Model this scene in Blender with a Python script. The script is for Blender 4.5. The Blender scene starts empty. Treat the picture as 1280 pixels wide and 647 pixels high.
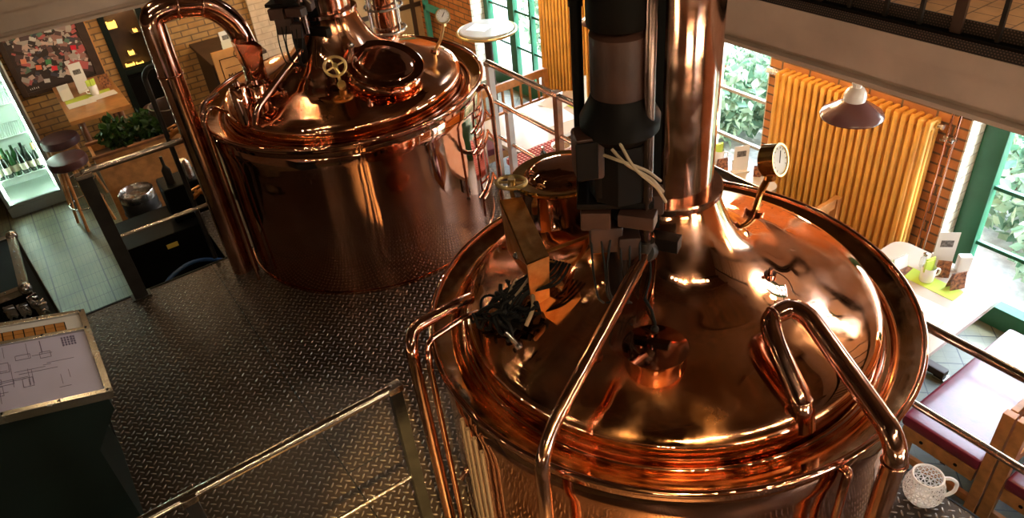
import bpy, bmesh, math, random
from mathutils import Vector, Matrix, Quaternion, noise
random.seed(7)
PI = math.pi
scene = bpy.context.scene
COL = scene.collection
V = Vector
D = bpy.data

# ------------------------------------------------------------------ materials
def nmat(name):
    m = D.materials.new(name); m.use_nodes = True
    nt = m.node_tree
    b = nt.nodes['Principled BSDF']
    return m, nt, b

def P(name, col, rough=.5, metal=0., spec=None, noise_amt=0., nscale=8., bump=0., bscale=40., coat=0., trans=0., emis=None, estr=0., rvar=0., col2=None, sheen=0.):
    m, nt, b = nmat(name)
    b.inputs['Base Color'].default_value = (*col, 1)
    b.inputs['Roughness'].default_value = rough
    b.inputs['Metallic'].default_value = metal
    if spec is not None: b.inputs['Specular IOR Level'].default_value = spec
    if coat: b.inputs['Coat Weight'].default_value = coat; b.inputs['Coat Roughness'].default_value = .08
    if trans: b.inputs['Transmission Weight'].default_value = trans
    if emis: b.inputs['Emission Color'].default_value = (*emis, 1); b.inputs['Emission Strength'].default_value = estr
    tc = nt.nodes.new('ShaderNodeTexCoord')
    if noise_amt or rvar or col2:
        n = nt.nodes.new('ShaderNodeTexNoise'); n.inputs['Scale'].default_value = nscale; n.inputs['Detail'].default_value = 5
        nt.links.new(tc.outputs['Object'], n.inputs['Vector'])
        if noise_amt or col2:
            c2 = col2 or tuple(max(0, c*(1-noise_amt)) for c in col)
            r = nt.nodes.new('ShaderNodeValToRGB')
            r.color_ramp.elements[0].position = .35; r.color_ramp.elements[1].position = .68
            r.color_ramp.elements[0].color = (*c2, 1); r.color_ramp.elements[1].color = (*col, 1)
            nt.links.new(n.outputs['Fac'], r.inputs['Fac']); nt.links.new(r.outputs['Color'], b.inputs['Base Color'])
        if rvar:
            mr = nt.nodes.new('ShaderNodeMapRange'); mr.inputs['From Min'].default_value = .35; mr.inputs['From Max'].default_value = .7
            mr.inputs['To Min'].default_value = max(.02, rough-rvar); mr.inputs['To Max'].default_value = rough+rvar
            nt.links.new(n.outputs['Fac'], mr.inputs['Value']); nt.links.new(mr.outputs['Result'], b.inputs['Roughness'])
    if bump:
        n2 = nt.nodes.new('ShaderNodeTexNoise'); n2.inputs['Scale'].default_value = bscale; n2.inputs['Detail'].default_value = 3
        nt.links.new(tc.outputs['Object'], n2.inputs['Vector'])
        bp = nt.nodes.new('ShaderNodeBump'); bp.inputs['Strength'].default_value = bump; bp.inputs['Distance'].default_value = .01
        nt.links.new(n2.outputs['Fac'], bp.inputs['Height']); nt.links.new(bp.outputs['Normal'], b.inputs['Normal'])
    return m

def math_node(nt, op, a, b=None, c=None):
    n = nt.nodes.new('ShaderNodeMath'); n.operation = op
    for i, v in enumerate((a, b, c)):
        if v is None: continue
        if isinstance(v, (int, float)): n.inputs[i].default_value = v
        else: nt.links.new(v, n.inputs[i])
    return n.outputs[0]

def world_xy(nt, ax='xy'):
    g = nt.nodes.new('ShaderNodeNewGeometry'); s = nt.nodes.new('ShaderNodeSeparateXYZ')
    nt.links.new(g.outputs['Position'], s.inputs[0])
    d = dict(x=s.outputs[0], y=s.outputs[1], z=s.outputs[2])
    return d[ax[0]], d[ax[1]]

def combine(nt, x, y):
    c = nt.nodes.new('ShaderNodeCombineXYZ'); nt.links.new(x, c.inputs[0]); nt.links.new(y, c.inputs[1]); return c.outputs[0]

def brick_mat(name, ax, c1, c2, mortar, w=.25, h=.075, mw=.008, rough=.75, bump=.5):
    m, nt, b = nmat(name)
    x, y = world_xy(nt, ax)
    br = nt.nodes.new('ShaderNodeTexBrick')
    br.inputs['Scale'].default_value = 1; br.inputs['Brick Width'].default_value = w; br.inputs['Row Height'].default_value = h
    br.inputs['Mortar Size'].default_value = mw; br.inputs['Color1'].default_value = (*c1, 1); br.inputs['Color2'].default_value = (*c2, 1)
    br.inputs['Mortar'].default_value = (*mortar, 1); br.inputs['Bias'].default_value = 0
    v = combine(nt, x, y); nt.links.new(v, br.inputs['Vector'])
    n = nt.nodes.new('ShaderNodeTexNoise'); n.inputs['Scale'].default_value = 9; n.inputs['Detail'].default_value = 6
    nt.links.new(v, n.inputs['Vector'])
    mx = nt.nodes.new('ShaderNodeMix'); mx.data_type = 'RGBA'; mx.blend_type = 'MULTIPLY'; mx.inputs[0].default_value = .45
    nt.links.new(br.outputs['Color'], mx.inputs[6])
    r = nt.nodes.new('ShaderNodeValToRGB'); r.color_ramp.elements[0].position = .3; r.color_ramp.elements[1].position = .7
    r.color_ramp.elements[0].color = (.35, .35, .35, 1)
    nt.links.new(n.outputs['Fac'], r.inputs['Fac']); nt.links.new(r.outputs['Color'], mx.inputs[7])
    nt.links.new(mx.outputs[2], b.inputs['Base Color']); b.inputs['Roughness'].default_value = rough
    bp = nt.nodes.new('ShaderNodeBump'); bp.inputs['Strength'].default_value = bump; bp.inputs['Distance'].default_value = .01; bp.invert = True
    nt.links.new(br.outputs['Fac'], bp.inputs['Height']); nt.links.new(bp.outputs['Normal'], b.inputs['Normal'])
    return m

def plate_mat(name, col, pitch=.036, rough=.38):
    m, nt, b = nmat(name)
    x, y = world_xy(nt)
    M = lambda *a: math_node(nt, *a)
    # rotate the lug grid 45 degrees
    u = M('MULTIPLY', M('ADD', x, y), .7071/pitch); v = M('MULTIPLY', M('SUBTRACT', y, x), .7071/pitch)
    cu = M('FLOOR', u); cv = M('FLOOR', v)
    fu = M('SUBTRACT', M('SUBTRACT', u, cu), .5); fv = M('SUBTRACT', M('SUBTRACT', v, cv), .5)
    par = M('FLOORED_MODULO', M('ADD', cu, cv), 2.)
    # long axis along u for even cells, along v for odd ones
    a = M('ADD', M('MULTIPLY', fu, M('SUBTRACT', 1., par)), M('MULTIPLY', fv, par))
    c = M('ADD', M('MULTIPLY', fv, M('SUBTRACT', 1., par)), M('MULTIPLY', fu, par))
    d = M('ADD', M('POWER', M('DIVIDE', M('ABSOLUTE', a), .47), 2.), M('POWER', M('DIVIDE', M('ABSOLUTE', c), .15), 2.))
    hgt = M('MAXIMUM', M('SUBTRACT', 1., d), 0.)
    # seams between sheets
    s1 = M('LESS_THAN', M('ABSOLUTE', M('SUBTRACT', x, .505)), .004)
    s2 = M('MULTIPLY', M('LESS_THAN', M('ABSOLUTE', M('SUBTRACT', y, 2.69)), .004), M('GREATER_THAN', x, .505))
    seam = M('MAXIMUM', s1, s2)
    n = nt.nodes.new('ShaderNodeTexNoise'); n.inputs['Scale'].default_value = 2.2; n.inputs['Detail'].default_value = 6
    nt.links.new(combine(nt, x, y), n.inputs['Vector'])
    r = nt.nodes.new('ShaderNodeValToRGB'); r.color_ramp.elements[0].position = .3; r.color_ramp.elements[1].position = .75
    r.color_ramp.elements[0].color = (*[k*.55 for k in col], 1); r.color_ramp.elements[1].color = (*col, 1)
    nt.links.new(n.outputs['Fac'], r.inputs['Fac'])
    # glints on the lug tops are put into the colour as a paler tone
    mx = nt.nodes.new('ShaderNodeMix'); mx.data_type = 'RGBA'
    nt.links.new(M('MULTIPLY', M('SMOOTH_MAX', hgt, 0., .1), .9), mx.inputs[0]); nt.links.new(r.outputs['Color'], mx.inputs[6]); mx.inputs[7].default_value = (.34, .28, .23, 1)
    mx2 = nt.nodes.new('ShaderNodeMix'); mx2.data_type = 'RGBA'
    nt.links.new(seam, mx2.inputs[0]); nt.links.new(mx.outputs[2], mx2.inputs[6]); mx2.inputs[7].default_value = (.01, .01, .01, 1)
    nt.links.new(mx2.outputs[2], b.inputs['Base Color'])
    b.inputs['Metallic'].default_value = .5
    nt.links.new(M('SUBTRACT', rough, M('MULTIPLY', hgt, .16)), b.inputs['Roughness'])
    bp = nt.nodes.new('ShaderNodeBump'); bp.inputs['Strength'].default_value = 1.; bp.inputs['Distance'].default_value = .006
    nt.links.new(hgt, bp.inputs['Height']); nt.links.new(bp.outputs['Normal'], b.inputs['Normal'])
    return m

def floor_mat(name):
    """left: square tiles scored into narrow strips; right (x > 2.75): large tiles laid on the diagonal"""
    m, nt, b = nmat(name)
    x, y = world_xy(nt)
    M = lambda *a: math_node(nt, *a)
    def line(v, pitch, w):
        f = M('FRACT', M('DIVIDE', v, pitch)); f = M('ABSOLUTE', M('SUBTRACT', f, .5))
        return M('GREATER_THAN', f, .5 - w/pitch)
    g1 = M('MAXIMUM', line(x, .215, .006), line(y, .215, .004))
    g1s = M('MULTIPLY', line(x, .0358, .0024), .6)
    left = M('MAXIMUM', g1, g1s)
    u = M('MULTIPLY', M('ADD', x, y), .7071); v = M('MULTIPLY', M('SUBTRACT', y, x), .7071)
    right = M('MAXIMUM', M('MAXIMUM', line(u, .3, .004), line(v, .3, .004)), M('MULTIPLY', M('MAXIMUM', line(u, .06, .0018), line(v, .1, .0018)), .3))
    sel = M('GREATER_THAN', x, 2.75)
    g = M('ADD', M('MULTIPLY', left, M('SUBTRACT', 1., sel)), M('MULTIPLY', right, sel))
    n = nt.nodes.new('ShaderNodeTexNoise'); n.inputs['Scale'].default_value = 3; n.inputs['Detail'].default_value = 5
    nt.links.new(combine(nt, x, y), n.inputs['Vector'])
    r = nt.nodes.new('ShaderNodeValToRGB'); r.color_ramp.elements[0].color = (.08, .08, .05, 1); r.color_ramp.elements[1].color = (.17, .165, .10, 1)
    r.color_ramp.elements[0].position = .3; r.color_ramp.elements[1].position = .7
    nt.links.new(n.outputs['Fac'], r.inputs['Fac'])
    mx = nt.nodes.new('ShaderNodeMix'); mx.data_type = 'RGBA'
    nt.links.new(g, mx.inputs[0]); nt.links.new(r.outputs['Color'], mx.inputs[6]); mx.inputs[7].default_value = (.02, .02, .018, 1)
    nt.links.new(mx.outputs[2], b.inputs['Base Color']); b.inputs['Roughness'].default_value = .42
    bp = nt.nodes.new('ShaderNodeBump'); bp.invert = True; bp.inputs['Strength'].default_value = .5; bp.inputs['Distance'].default_value = .004
    nt.links.new(g, bp.inputs['Height']); nt.links.new(bp.outputs['Normal'], b.inputs['Normal'])
    return m

def copper_mat(name, ca, cb, rough=.1, rvar=.06, bump=.03, scale=5.):
    m, nt, b = nmat(name)
    tc = nt.nodes.new('ShaderNodeTexCoord')
    n = nt.nodes.new('ShaderNodeTexNoise'); n.inputs['Scale'].default_value = scale; n.inputs['Detail'].default_value = 7; n.inputs['Roughness'].default_value = .6
    nt.links.new(tc.outputs['Object'], n.inputs['Vector'])
    r = nt.nodes.new('ShaderNodeValToRGB'); r.color_ramp.elements[0].position = .36; r.color_ramp.elements[1].position = .66
    r.color_ramp.elements[0].color = (*ca, 1); r.color_ramp.elements[1].color = (*cb, 1)
    nt.links.new(n.outputs['Fac'], r.inputs['Fac']); nt.links.new(r.outputs['Color'], b.inputs['Base Color'])
    n3 = nt.nodes.new('ShaderNodeTexNoise'); n3.inputs['Scale'].default_value = scale*2.3; n3.inputs['Detail'].default_value = 8
    nt.links.new(tc.outputs['Object'], n3.inputs['Vector'])
    mr = nt.nodes.new('ShaderNodeMapRange'); mr.inputs['From Min'].default_value = .4; mr.inputs['From Max'].default_value = .72
    mr.inputs['To Min'].default_value = max(.02, rough-rvar); mr.inputs['To Max'].default_value = rough+rvar
    nt.links.new(n3.outputs['Fac'], mr.inputs['Value']); nt.links.new(mr.outputs['Result'], b.inputs['Roughness'])
    b.inputs['Metallic'].default_value = 1
    n2 = nt.nodes.new('ShaderNodeTexNoise'); n2.inputs['Scale'].default_value = 6.; n2.inputs['Detail'].default_value = 2
    nt.links.new(tc.outputs['Object'], n2.inputs['Vector'])
    bp = nt.nodes.new('ShaderNodeBump'); bp.inputs['Strength'].default_value = bump; bp.inputs['Distance'].default_value = .03
    nt.links.new(n2.outputs['Fac'], bp.inputs['Height']); nt.links.new(bp.outputs['Normal'], b.inputs['Normal'])
    return m

def glass_mat(name, tint=(1, 1, 1), gl=.1):
    m = D.materials.new(name); m.use_nodes = True; nt = m.node_tree; nt.nodes.clear()
    o = nt.nodes.new('ShaderNodeOutputMaterial'); t = nt.nodes.new('ShaderNodeBsdfTransparent'); g = nt.nodes.new('ShaderNodeBsdfGlossy')
    t.inputs[0].default_value = (*tint, 1); g.inputs['Roughness'].default_value = .03
    ge = nt.nodes.new('ShaderNodeNewGeometry'); dt = nt.nodes.new('ShaderNodeVectorMath'); dt.operation = 'DOT_PRODUCT'
    nt.links.new(ge.outputs['Normal'], dt.inputs[0]); nt.links.new(ge.outputs['Incoming'], dt.inputs[1])
    f = math_node(nt, 'POWER', math_node(nt, 'SUBTRACT', 1., math_node(nt, 'ABSOLUTE', dt.outputs['Value'])), 5.)
    mx = nt.nodes.new('ShaderNodeMixShader')
    k = math_node(nt, 'ADD', math_node(nt, 'MULTIPLY', f, .9), gl); nt.links.new(k, mx.inputs[0])
    nt.links.new(t.outputs[0], mx.inputs[1]); nt.links.new(g.outputs[0], mx.inputs[2]); nt.links.new(mx.outputs[0], o.inputs[0])
    return m

def attr_mat(name, rough=.5, attr='Col'):
    m, nt, b = nmat(name)
    a = nt.nodes.new('ShaderNodeAttribute'); a.attribute_name = attr
    nt.links.new(a.outputs['Color'], b.inputs['Base Color']); b.inputs['Roughness'].default_value = rough
    return m

def check_mat(name, ca, cb, cc, pitch):
    m, nt, b = nmat(name)
    x, y = world_xy(nt)
    M = lambda *a: math_node(nt, *a)
    sx = M('GREATER_THAN', M('FRACT', M('DIVIDE', x, pitch)), .5); sy = M('GREATER_THAN', M('FRACT', M('DIVIDE', y, pitch)), .5)
    s = M('MULTIPLY', M('ADD', sx, sy), .5)
    r = nt.nodes.new('ShaderNodeValToRGB'); r.color_ramp.interpolation = 'CONSTANT'
    r.color_ramp.elements[0].color = (*ca, 1); e = r.color_ramp.elements.new(.4); e.color = (*cb, 1); r.color_ramp.elements[2].position = .9; r.color_ramp.elements[2].color = (*cc, 1)
    nt.links.new(s, r.inputs['Fac']); nt.links.new(r.outputs['Color'], b.inputs['Base Color']); b.inputs['Roughness'].default_value = .8
    return m

def leaf_mat(name, ca, cb):
    m, nt, b = nmat(name)
    a = nt.nodes.new('ShaderNodeAttribute'); a.attribute_name = 'Col'
    mx = nt.nodes.new('ShaderNodeMix'); mx.data_type = 'RGBA'; mx.inputs[6].default_value = (*ca, 1); mx.inputs[7].default_value = (*cb, 1)
    nt.links.new(a.outputs['Fac'], mx.inputs[0])
    nt.links.new(mx.outputs[2], b.inputs['Base Color']); b.inputs['Roughness'].default_value = .45
    b.inputs['Transmission Weight'].default_value = 0.
    tr = nt.nodes.new('ShaderNodeBsdfTranslucent'); nt.links.new(mx.outputs[2], tr.inputs[0])
    ms = nt.nodes.new('ShaderNodeMixShader'); ms.inputs[0].default_value = .35
    out = nt.nodes['Material Output']
    nt.links.new(b.outputs[0], ms.inputs[1]); nt.links.new(tr.outputs[0], ms.inputs[2]); nt.links.new(ms.outputs[0], out.inputs[0])
    return m

COPPER = copper_mat('polished copper', (.80, .38, .23), (.93, .56, .42), .085, .045, .03, 3.5)
COPPER_B = copper_mat('copper sheet', (.62, .28, .17), (.76, .42, .30), .07, .04, .02, 3.)
DOMEC = copper_mat('handled dome copper', (.84, .35, .13), (.93, .55, .40), .16, .13, .03, 2.6)
COPPER_P = copper_mat('copper pipe', (.66, .33, .21), (.90, .54, .41), .14, .05, .02, 8.)
COPPER_O = copper_mat('tarnished copper', (.66, .28, .07), (.90, .48, .16), .38, .08, .05, 14.)
BRIM = copper_mat('dusty copper brim', (.74, .35, .13), (.90, .52, .30), .15, .08, .03, 7.)
BRONZE = copper_mat('gilded bronze ring', (.74, .43, .12), (.9, .58, .22), .16, .05, .03, 9.)
BRASS = P('brass', (.80, .60, .26), .28, 1., noise_amt=.2, nscale=20)
STEEL = P('steel', (.52, .49, .46), .26, 1., rvar=.04, nscale=6)
RAILM = P('worn rail steel', (.58, .50, .44), .2, 1., noise_amt=.1, nscale=6, rvar=.03)
DSTEEL = P('dark steel post', (.04, .037, .034), .45, .5, noise_amt=.4, nscale=10)
GPOST = P('grey painted post', (.42, .43, .45), .45, .2, noise_amt=.15, nscale=8)
BLACK = P('black paint', (.004, .004, .004), .55, spec=.1, noise_amt=.3)
BLACKG = P('black rubber', (.006, .006, .006), .5, spec=.2)
MOTORB = P('brown motor enamel', (.085, .036, .024), .42, .15, noise_amt=.5, nscale=6, bump=.1, bscale=60)
MOTORR = P('red oxide enamel', (.06, .026, .018), .5, .1, noise_amt=.4, nscale=9)
MOTORD = P('dark motor enamel', (.007, .005, .004), .5, 0., spec=.12, noise_amt=.4, nscale=9)
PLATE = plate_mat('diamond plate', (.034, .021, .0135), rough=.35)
TILES = floor_mat('floor tiles')
BRICK_O = brick_mat('orange brick right', 'yz', (.62, .25, .07), (.50, .17, .045), (.16, .09, .045))
BRICK_Y = brick_mat('yellow brick back', 'xz', (.55, .33, .12), (.42, .22, .07), (.20, .12, .06), .2, .07)
BRICK_C = brick_mat('cream painted brick', 'xz', (.75, .58, .40), (.68, .51, .34), (.55, .40, .27), .24, .075, .006, .7, .4)
REVEAL = brick_mat('whitewashed brick', 'xz', (.85, .78, .62), (.78, .70, .54), (.5, .43, .33), .24, .075, .006)
PLASTER = P('warm plaster', (.16, .10, .06), .85, noise_amt=.35, nscale=4)
CEIL = P('timber ceiling', (.12, .07, .042), .7, noise_amt=.5, nscale=5)
BEAM = P('grey brown beam paint', (.60, .48, .40), .55, noise_amt=.22, nscale=3, bump=.05)
SLAB = P('painted soffit', (.55, .48, .40), .7, noise_amt=.15)
RAD = P('ochre radiator enamel', (.86, .44, .085), .36, noise_amt=.22, nscale=7, coat=.2)
WOOD_O = P('orange wood', (.58, .25, .075), .4, noise_amt=.4, nscale=14, coat=.15)
WOOD_B = P('brown wood', (.27, .105, .04), .45, noise_amt=.45, nscale=14)
WOOD_T = P('oak table top', (.46, .21, .065), .3, noise_amt=.35, nscale=9, coat=.3)
WOOD_D = P('dark wood', (.06, .032, .02), .5, noise_amt=.4)
WHITE_T = P('pale stone table top', (.56, .49, .41), .22, noise_amt=.08, nscale=5, coat=.3)
LEATHER = P('oxblood leather', (.20, .018, .04), .3, noise_amt=.3, nscale=14, bump=.05, bscale=60, coat=.36, spec=.6)
LEATHER_D = P('dark plum leather', (.075, .03, .034), .4, noise_amt=.3, nscale=20)
GREEN = P('green window paint', (.022, .13, .068), .4, noise_amt=.2, nscale=6)
UPPER = P('upper wall limewash', (.56, .53, .60), .8, noise_amt=.12, nscale=3)
TEAL = P('teal paint', (.05, .36, .32), .45, noise_amt=.2)
DGREEN = P('dark green enamel', (.004, .010, .008), .6, spec=.2, noise_amt=.35, nscale=4)
PAPER = P('white paper', (.72, .72, .70), .6)
PAPERB = P('drawing sheet', (.60, .58, .80), .42, noise_amt=.08, nscale=5)
INK = P('drawing ink', (.14, .12, .24), .7)
LIME = P('lime paper', (.50, .66, .08), .65)
CERAM = P('white ceramic', (.80, .78, .75), .2, coat=.4)
WPLAST = P('white lattice plastic', (.82, .80, .78), .45)
CREAM = P('cream plastic strip', (.40, .30, .19), .4)
GLASS = glass_mat('window glass', (.97, .99, .98), .02)
GLASSF = glass_mat('fridge door glass', (.92, .97, .95), .02)
TUBEG = P('cloudy plastic tube', (.06, .042, .036), .18, coat=1.)
CLEAR = glass_mat('clear glass', (.9, .94, .93), .12)
FRIDGE_IN = P('fridge liner', (.70, .78, .72), .4)
FRIDGE_S = P('fridge silver trim', (.34, .36, .38), .35, .8)
LED = P('fridge light tube', (1, 1, 1), .4, emis=(.80, 1., .86), estr=80)
GB1 = P('green bottle glass', (.02, .09, .018), .08, coat=.5)
GB2 = P('dark bottle glass', (.012, .02, .012), .08, coat=.5)
LABEL = P('bottle label', (.75, .68, .52), .6)
FOIL = P('gold foil', (.72, .50, .18), .3, 1.)
SHADE = P('mauve lamp enamel', (.14, .06, .06), .22, coat=.5)
PORC = P('porcelain', (.80, .78, .74), .18, coat=.5)
BULB = P('lamp bulb', (1, .95, .85), .2, emis=(1, .82, .55), estr=9)
WARMB = P('spot lamp lens', (1, .9, .7), .2, emis=(1, .74, .42), estr=120)
REDCHK = check_mat('red check oilcloth', (.62, .34, .30), (.36, .03, .03), (.10, .008, .008), .034)
GRAIN = P('malt grain', (.27, .14, .045), .8, noise_amt=.5, nscale=160, bump=.8, bscale=200)
DGRAIN = P('dark malt', (.03, .015, .01), .7, noise_amt=.4, nscale=160, bump=.8, bscale=200)
HOPS = P('hop cone', (.35, .45, .12), .7, noise_amt=.4, nscale=60)
LEAF = leaf_mat('garden leaves', (.08, .19, .11), (.44, .55, .36))
LEAF_P = leaf_mat('planter leaves', (.006, .018, .004), (.05, .12, .02))
EARTH = P('garden gravel', (.62, .62, .58), .9, noise_amt=.35, nscale=14)
PHOTO = attr_mat('pinned photo prints', .4)
MENU = P('printed food card', (.45, .18, .08), .4, noise_amt=.9, nscale=45, col2=(.06, .02, .015))
GTILE = brick_mat('gallery tiles', 'xy', (.42, .24, .12), (.36, .20, .10), (.10, .055, .03), .12, .12, .004, .5, .3)
GAUGEF = P('gauge dial', (.82, .80, .74), .35)
BIGE = P('beige panel', (.52, .36, .19), .55, noise_amt=.12)
YELLOW = P('yellow sticker', (.75, .55, .10), .5)
SIGNW = P('varnished sign board', (.62, .30, .09), .4, noise_amt=.25, nscale=7)
BLUEH = P('blue hose', (.03, .08, .22), .4)
STRIP = P('amber name tags', (.55, .22, .03), .5, noise_amt=.2)
LAMPY = P('amber lantern glass', (.9, .55, .1), .3, emis=(1, .55, .10), estr=2.2)
GTUBE = P('ochre enamel column', (.55, .26, .06), .4)
FOLIO = P('blue print sheet', (.55, .68, .80), .5, noise_amt=.5, nscale=9, col2=(.80, .82, .84))

# ------------------------------------------------------------------ mesh builder
class MB:
    def __init__(s): s.bm = bmesh.new(); s.cl = None; s.bv = False
    def box(s, c, size, rz=0, rot=None, bev=0.):
        t = bmesh.new(); bmesh.ops.create_cube(t, size=1)
        for v in t.verts: v.co = V((v.co.x*size[0], v.co.y*size[1], v.co.z*size[2]))
        if bev:
            s.bv = True
            bmesh.ops.bevel(t, geom=t.edges[:], offset=bev, segments=2, affect='EDGES', profile=.5)
        R = rot if rot is not None else Matrix.Rotation(rz, 3, 'Z')
        for v in t.verts: v.co = R @ v.co + V(c)
        s._merge(t); return s
    def bb(s, x0, x1, y0, y1, z0, z1, bev=0.):
        return s.box(((x0+x1)/2, (y0+y1)/2, (z0+z1)/2), (abs(x1-x0), abs(y1-y0), abs(z1-z0)), bev=bev)
    def _merge(s, t):
        m = D.meshes.new('tmp'); t.to_mesh(m); t.free(); s.bm.from_mesh(m); D.meshes.remove(m)
    def lathe(s, prof, c=(0, 0, 0), seg=48, rot=None, closed=False):
        t = bmesh.new(); rings = []
        for r, z in prof:
            if r < 1e-6: rings.append([t.verts.new((0, 0, z))])
            else: rings.append([t.verts.new((r*math.cos(2*PI*k/seg), r*math.sin(2*PI*k/seg), z)) for k in range(seg)])
        pairs = list(zip(rings, rings[1:])) + ([(rings[-1], rings[0])] if closed else [])
        for a, b in pairs:
            for k in range(seg):
                k2 = (k+1) % seg
                if len(a) == 1 and len(b) == 1: continue
                if len(a) == 1: f = (a[0], b[k2], b[k])
                elif len(b) == 1: f = (a[k], a[k2], b[0])
                else: f = (a[k], a[k2], b[k2], b[k])
                try: t.faces.new(f)
                except ValueError: pass
        if not closed:
            for e in (rings[0], rings[-1]):
                if len(e) > 2:
                    try: t.faces.new(e)
                    except ValueError: pass
        bmesh.ops.recalc_face_normals(t, faces=t.faces[:])
        for v in t.verts: v.co = (rot @ v.co if rot is not None else v.co) + V(c)
        s._merge(t); return s
    def cyl(s, a, b, r, r2=None, seg=24):
        a, b = V(a), V(b); d = b-a
        q = d.to_track_quat('Z', 'Y').to_matrix()
        return s.lathe([(r, 0), (r if r2 is None else r2, d.length)], a, seg, q)
    def tube(s, pts, r, seg=14, fil=0., nf=6, closed=False):
        pts = [V(p) for p in pts]
        if fil and len(pts) > 2:
            out = [pts[0]]
            for i in range(1, len(pts)-1):
                p, a, b = pts[i], pts[i-1], pts[i+1]
                u = (a-p); w = (b-p); k = min(fil, u.length*.48, w.length*.48)
                A = p+u.normalized()*k; B = p+w.normalized()*k
                for j in range(nf+1):
                    t = j/nf; out.append(A*(1-t)**2+p*2*t*(1-t)+B*t*t)
            out.append(pts[-1]); pts = out
        t = bmesh.new(); rings = []; n = len(pts)
        tan = []
        for i in range(n):
            if closed: d = pts[(i+1) % n]-pts[i-1]
            else: d = pts[min(i+1, n-1)]-pts[max(i-1, 0)]
            tan.append(d.normalized() if d.length > 1e-9 else V((0, 0, 1)))
        up = tan[0].orthogonal().normalized()
        for i in range(n):
            if i: up = (tan[i-1].rotation_difference(tan[i]) @ up)
            up = (up-tan[i]*up.dot(tan[i])).normalized(); sd = tan[i].cross(up)
            rr = r(i/(n-1)) if callable(r) else r
            rings.append([t.verts.new(pts[i]+(up*math.cos(2*PI*k/seg)+sd*math.sin(2*PI*k/seg))*rr) for k in range(seg)])
        for i in range(n-1 if not closed else n):
            a, b = rings[i], rings[(i+1) % n]
            for k in range(seg): t.faces.new((a[k], a[(k+1) % seg], b[(k+1) % seg], b[k]))
        if not closed: t.faces.new(rings[0][::-1]); t.faces.new(rings[-1])
        bmesh.ops.recalc_face_normals(t, faces=t.faces[:])
        s._merge(t); return s
    def torus(s, c, R, r, rot=None, seg=48, rs=12):
        m = rot if rot is not None else Matrix.Identity(3)
        return s.tube([V(c)+m @ V((R*math.cos(2*PI*k/seg), R*math.sin(2*PI*k/seg), 0)) for k in range(seg)], r, rs, closed=True)
    def prism(s, poly, depth):
        """poly: list of 3-D points; extruded along the vector depth"""
        t = bmesh.new(); d = V(depth)
        a = [t.verts.new(V(p)) for p in poly]; b = [t.verts.new(V(p)+d) for p in poly]; n = len(poly)
        t.faces.new(a[::-1]); t.faces.new(b)
        for i in range(n): t.faces.new((a[i], a[(i+1) % n], b[(i+1) % n], b[i]))
        bmesh.ops.recalc_face_normals(t, faces=t.faces[:]); s._merge(t); return s
    def sphere(s, c, r, sz=1., seg=20):
        n = seg//2
        return s.lathe([(r*math.sin(PI*i/n), -r*sz*math.cos(PI*i/n)) for i in range(n+1)], c, seg)
    def quad(s, pts, col=None):
        f = s.bm.faces.new([s.bm.verts.new(p) for p in pts])
        if col is not None:
            if s.cl is None: s.cl = s.bm.loops.layers.float_color.new('Col')
            for l in f.loops: l[s.cl] = (*col, 1)
        return s
    def build(s, name, mat, parent=None, smooth=True, angle=38, origin=None):
        me = D.meshes.new(name)
        o = D.objects.new(name, me); COL.objects.link(o)
        off = V((0, 0, 0))
        if parent is not None:
            o.parent = parent; off = worldloc(parent)
        elif origin is not None:
            off = V(origin); o.location = off
        for v in s.bm.verts: v.co -= off
        s.bm.to_mesh(me); s.bm.free()
        me.materials.append(mat)
        if smooth:
            me.polygons.foreach_set('use_smooth', [True]*len(me.polygons))
            me.set_sharp_from_angle(angle=math.radians(angle))
        me.update()
        if s.bv and smooth:
            wn = o.modifiers.new('weighted normals', 'WEIGHTED_NORMAL'); wn.keep_sharp = True; wn.weight = 100
        return o

def worldloc(o):
    l = V((0, 0, 0))
    while o is not None: l += o.location; o = o.parent
    return l

def tag(o, label, cat, group=None):
    o['label'] = label; o['category'] = cat
    if group: o['group'] = group
    return o
def thing(name, label, cat, loc=(0, 0, 0), group=None):
    o = D.objects.new(name, None); COL.objects.link(o); o.location = loc; o.empty_display_size = .1
    return tag(o, label, cat, group)
def struct(o): o['kind'] = 'structure'; return o
def copy_tree(o, parent=None):
    c = o.copy(); COL.objects.link(c)
    if parent is not None: c.parent = parent
    for ch in list(o.children): copy_tree(ch, c)
    return c
def dup(o, loc, label, rz=None, group=None):
    c = copy_tree(o); c.location = loc; c['label'] = label
    if rz is not None: c.rotation_euler.z = rz
    if group: c['group'] = group
    return c
def text_into(name, txt, mat, parent, loc, rot, size, depth=.001):
    cu = D.curves.new(name+'_curve', 'FONT'); cu.body = txt; cu.size = size; cu.extrude = depth; cu.align_x = 'CENTER'
    t = D.objects.new('tmp_text', cu); COL.objects.link(t)
    bpy.context.view_layer.update()
    me = D.meshes.new_from_object(t.evaluated_get(bpy.context.evaluated_depsgraph_get()))
    D.objects.remove(t); D.curves.remove(cu)
    me.transform(rot.to_4x4()); me.transform(Matrix.Translation(V(loc)-worldloc(parent)))
    me.materials.clear(); me.materials.append(mat); me.name = name
    o = D.objects.new(name, me); COL.objects.link(o); o.parent = parent
    return o

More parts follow.
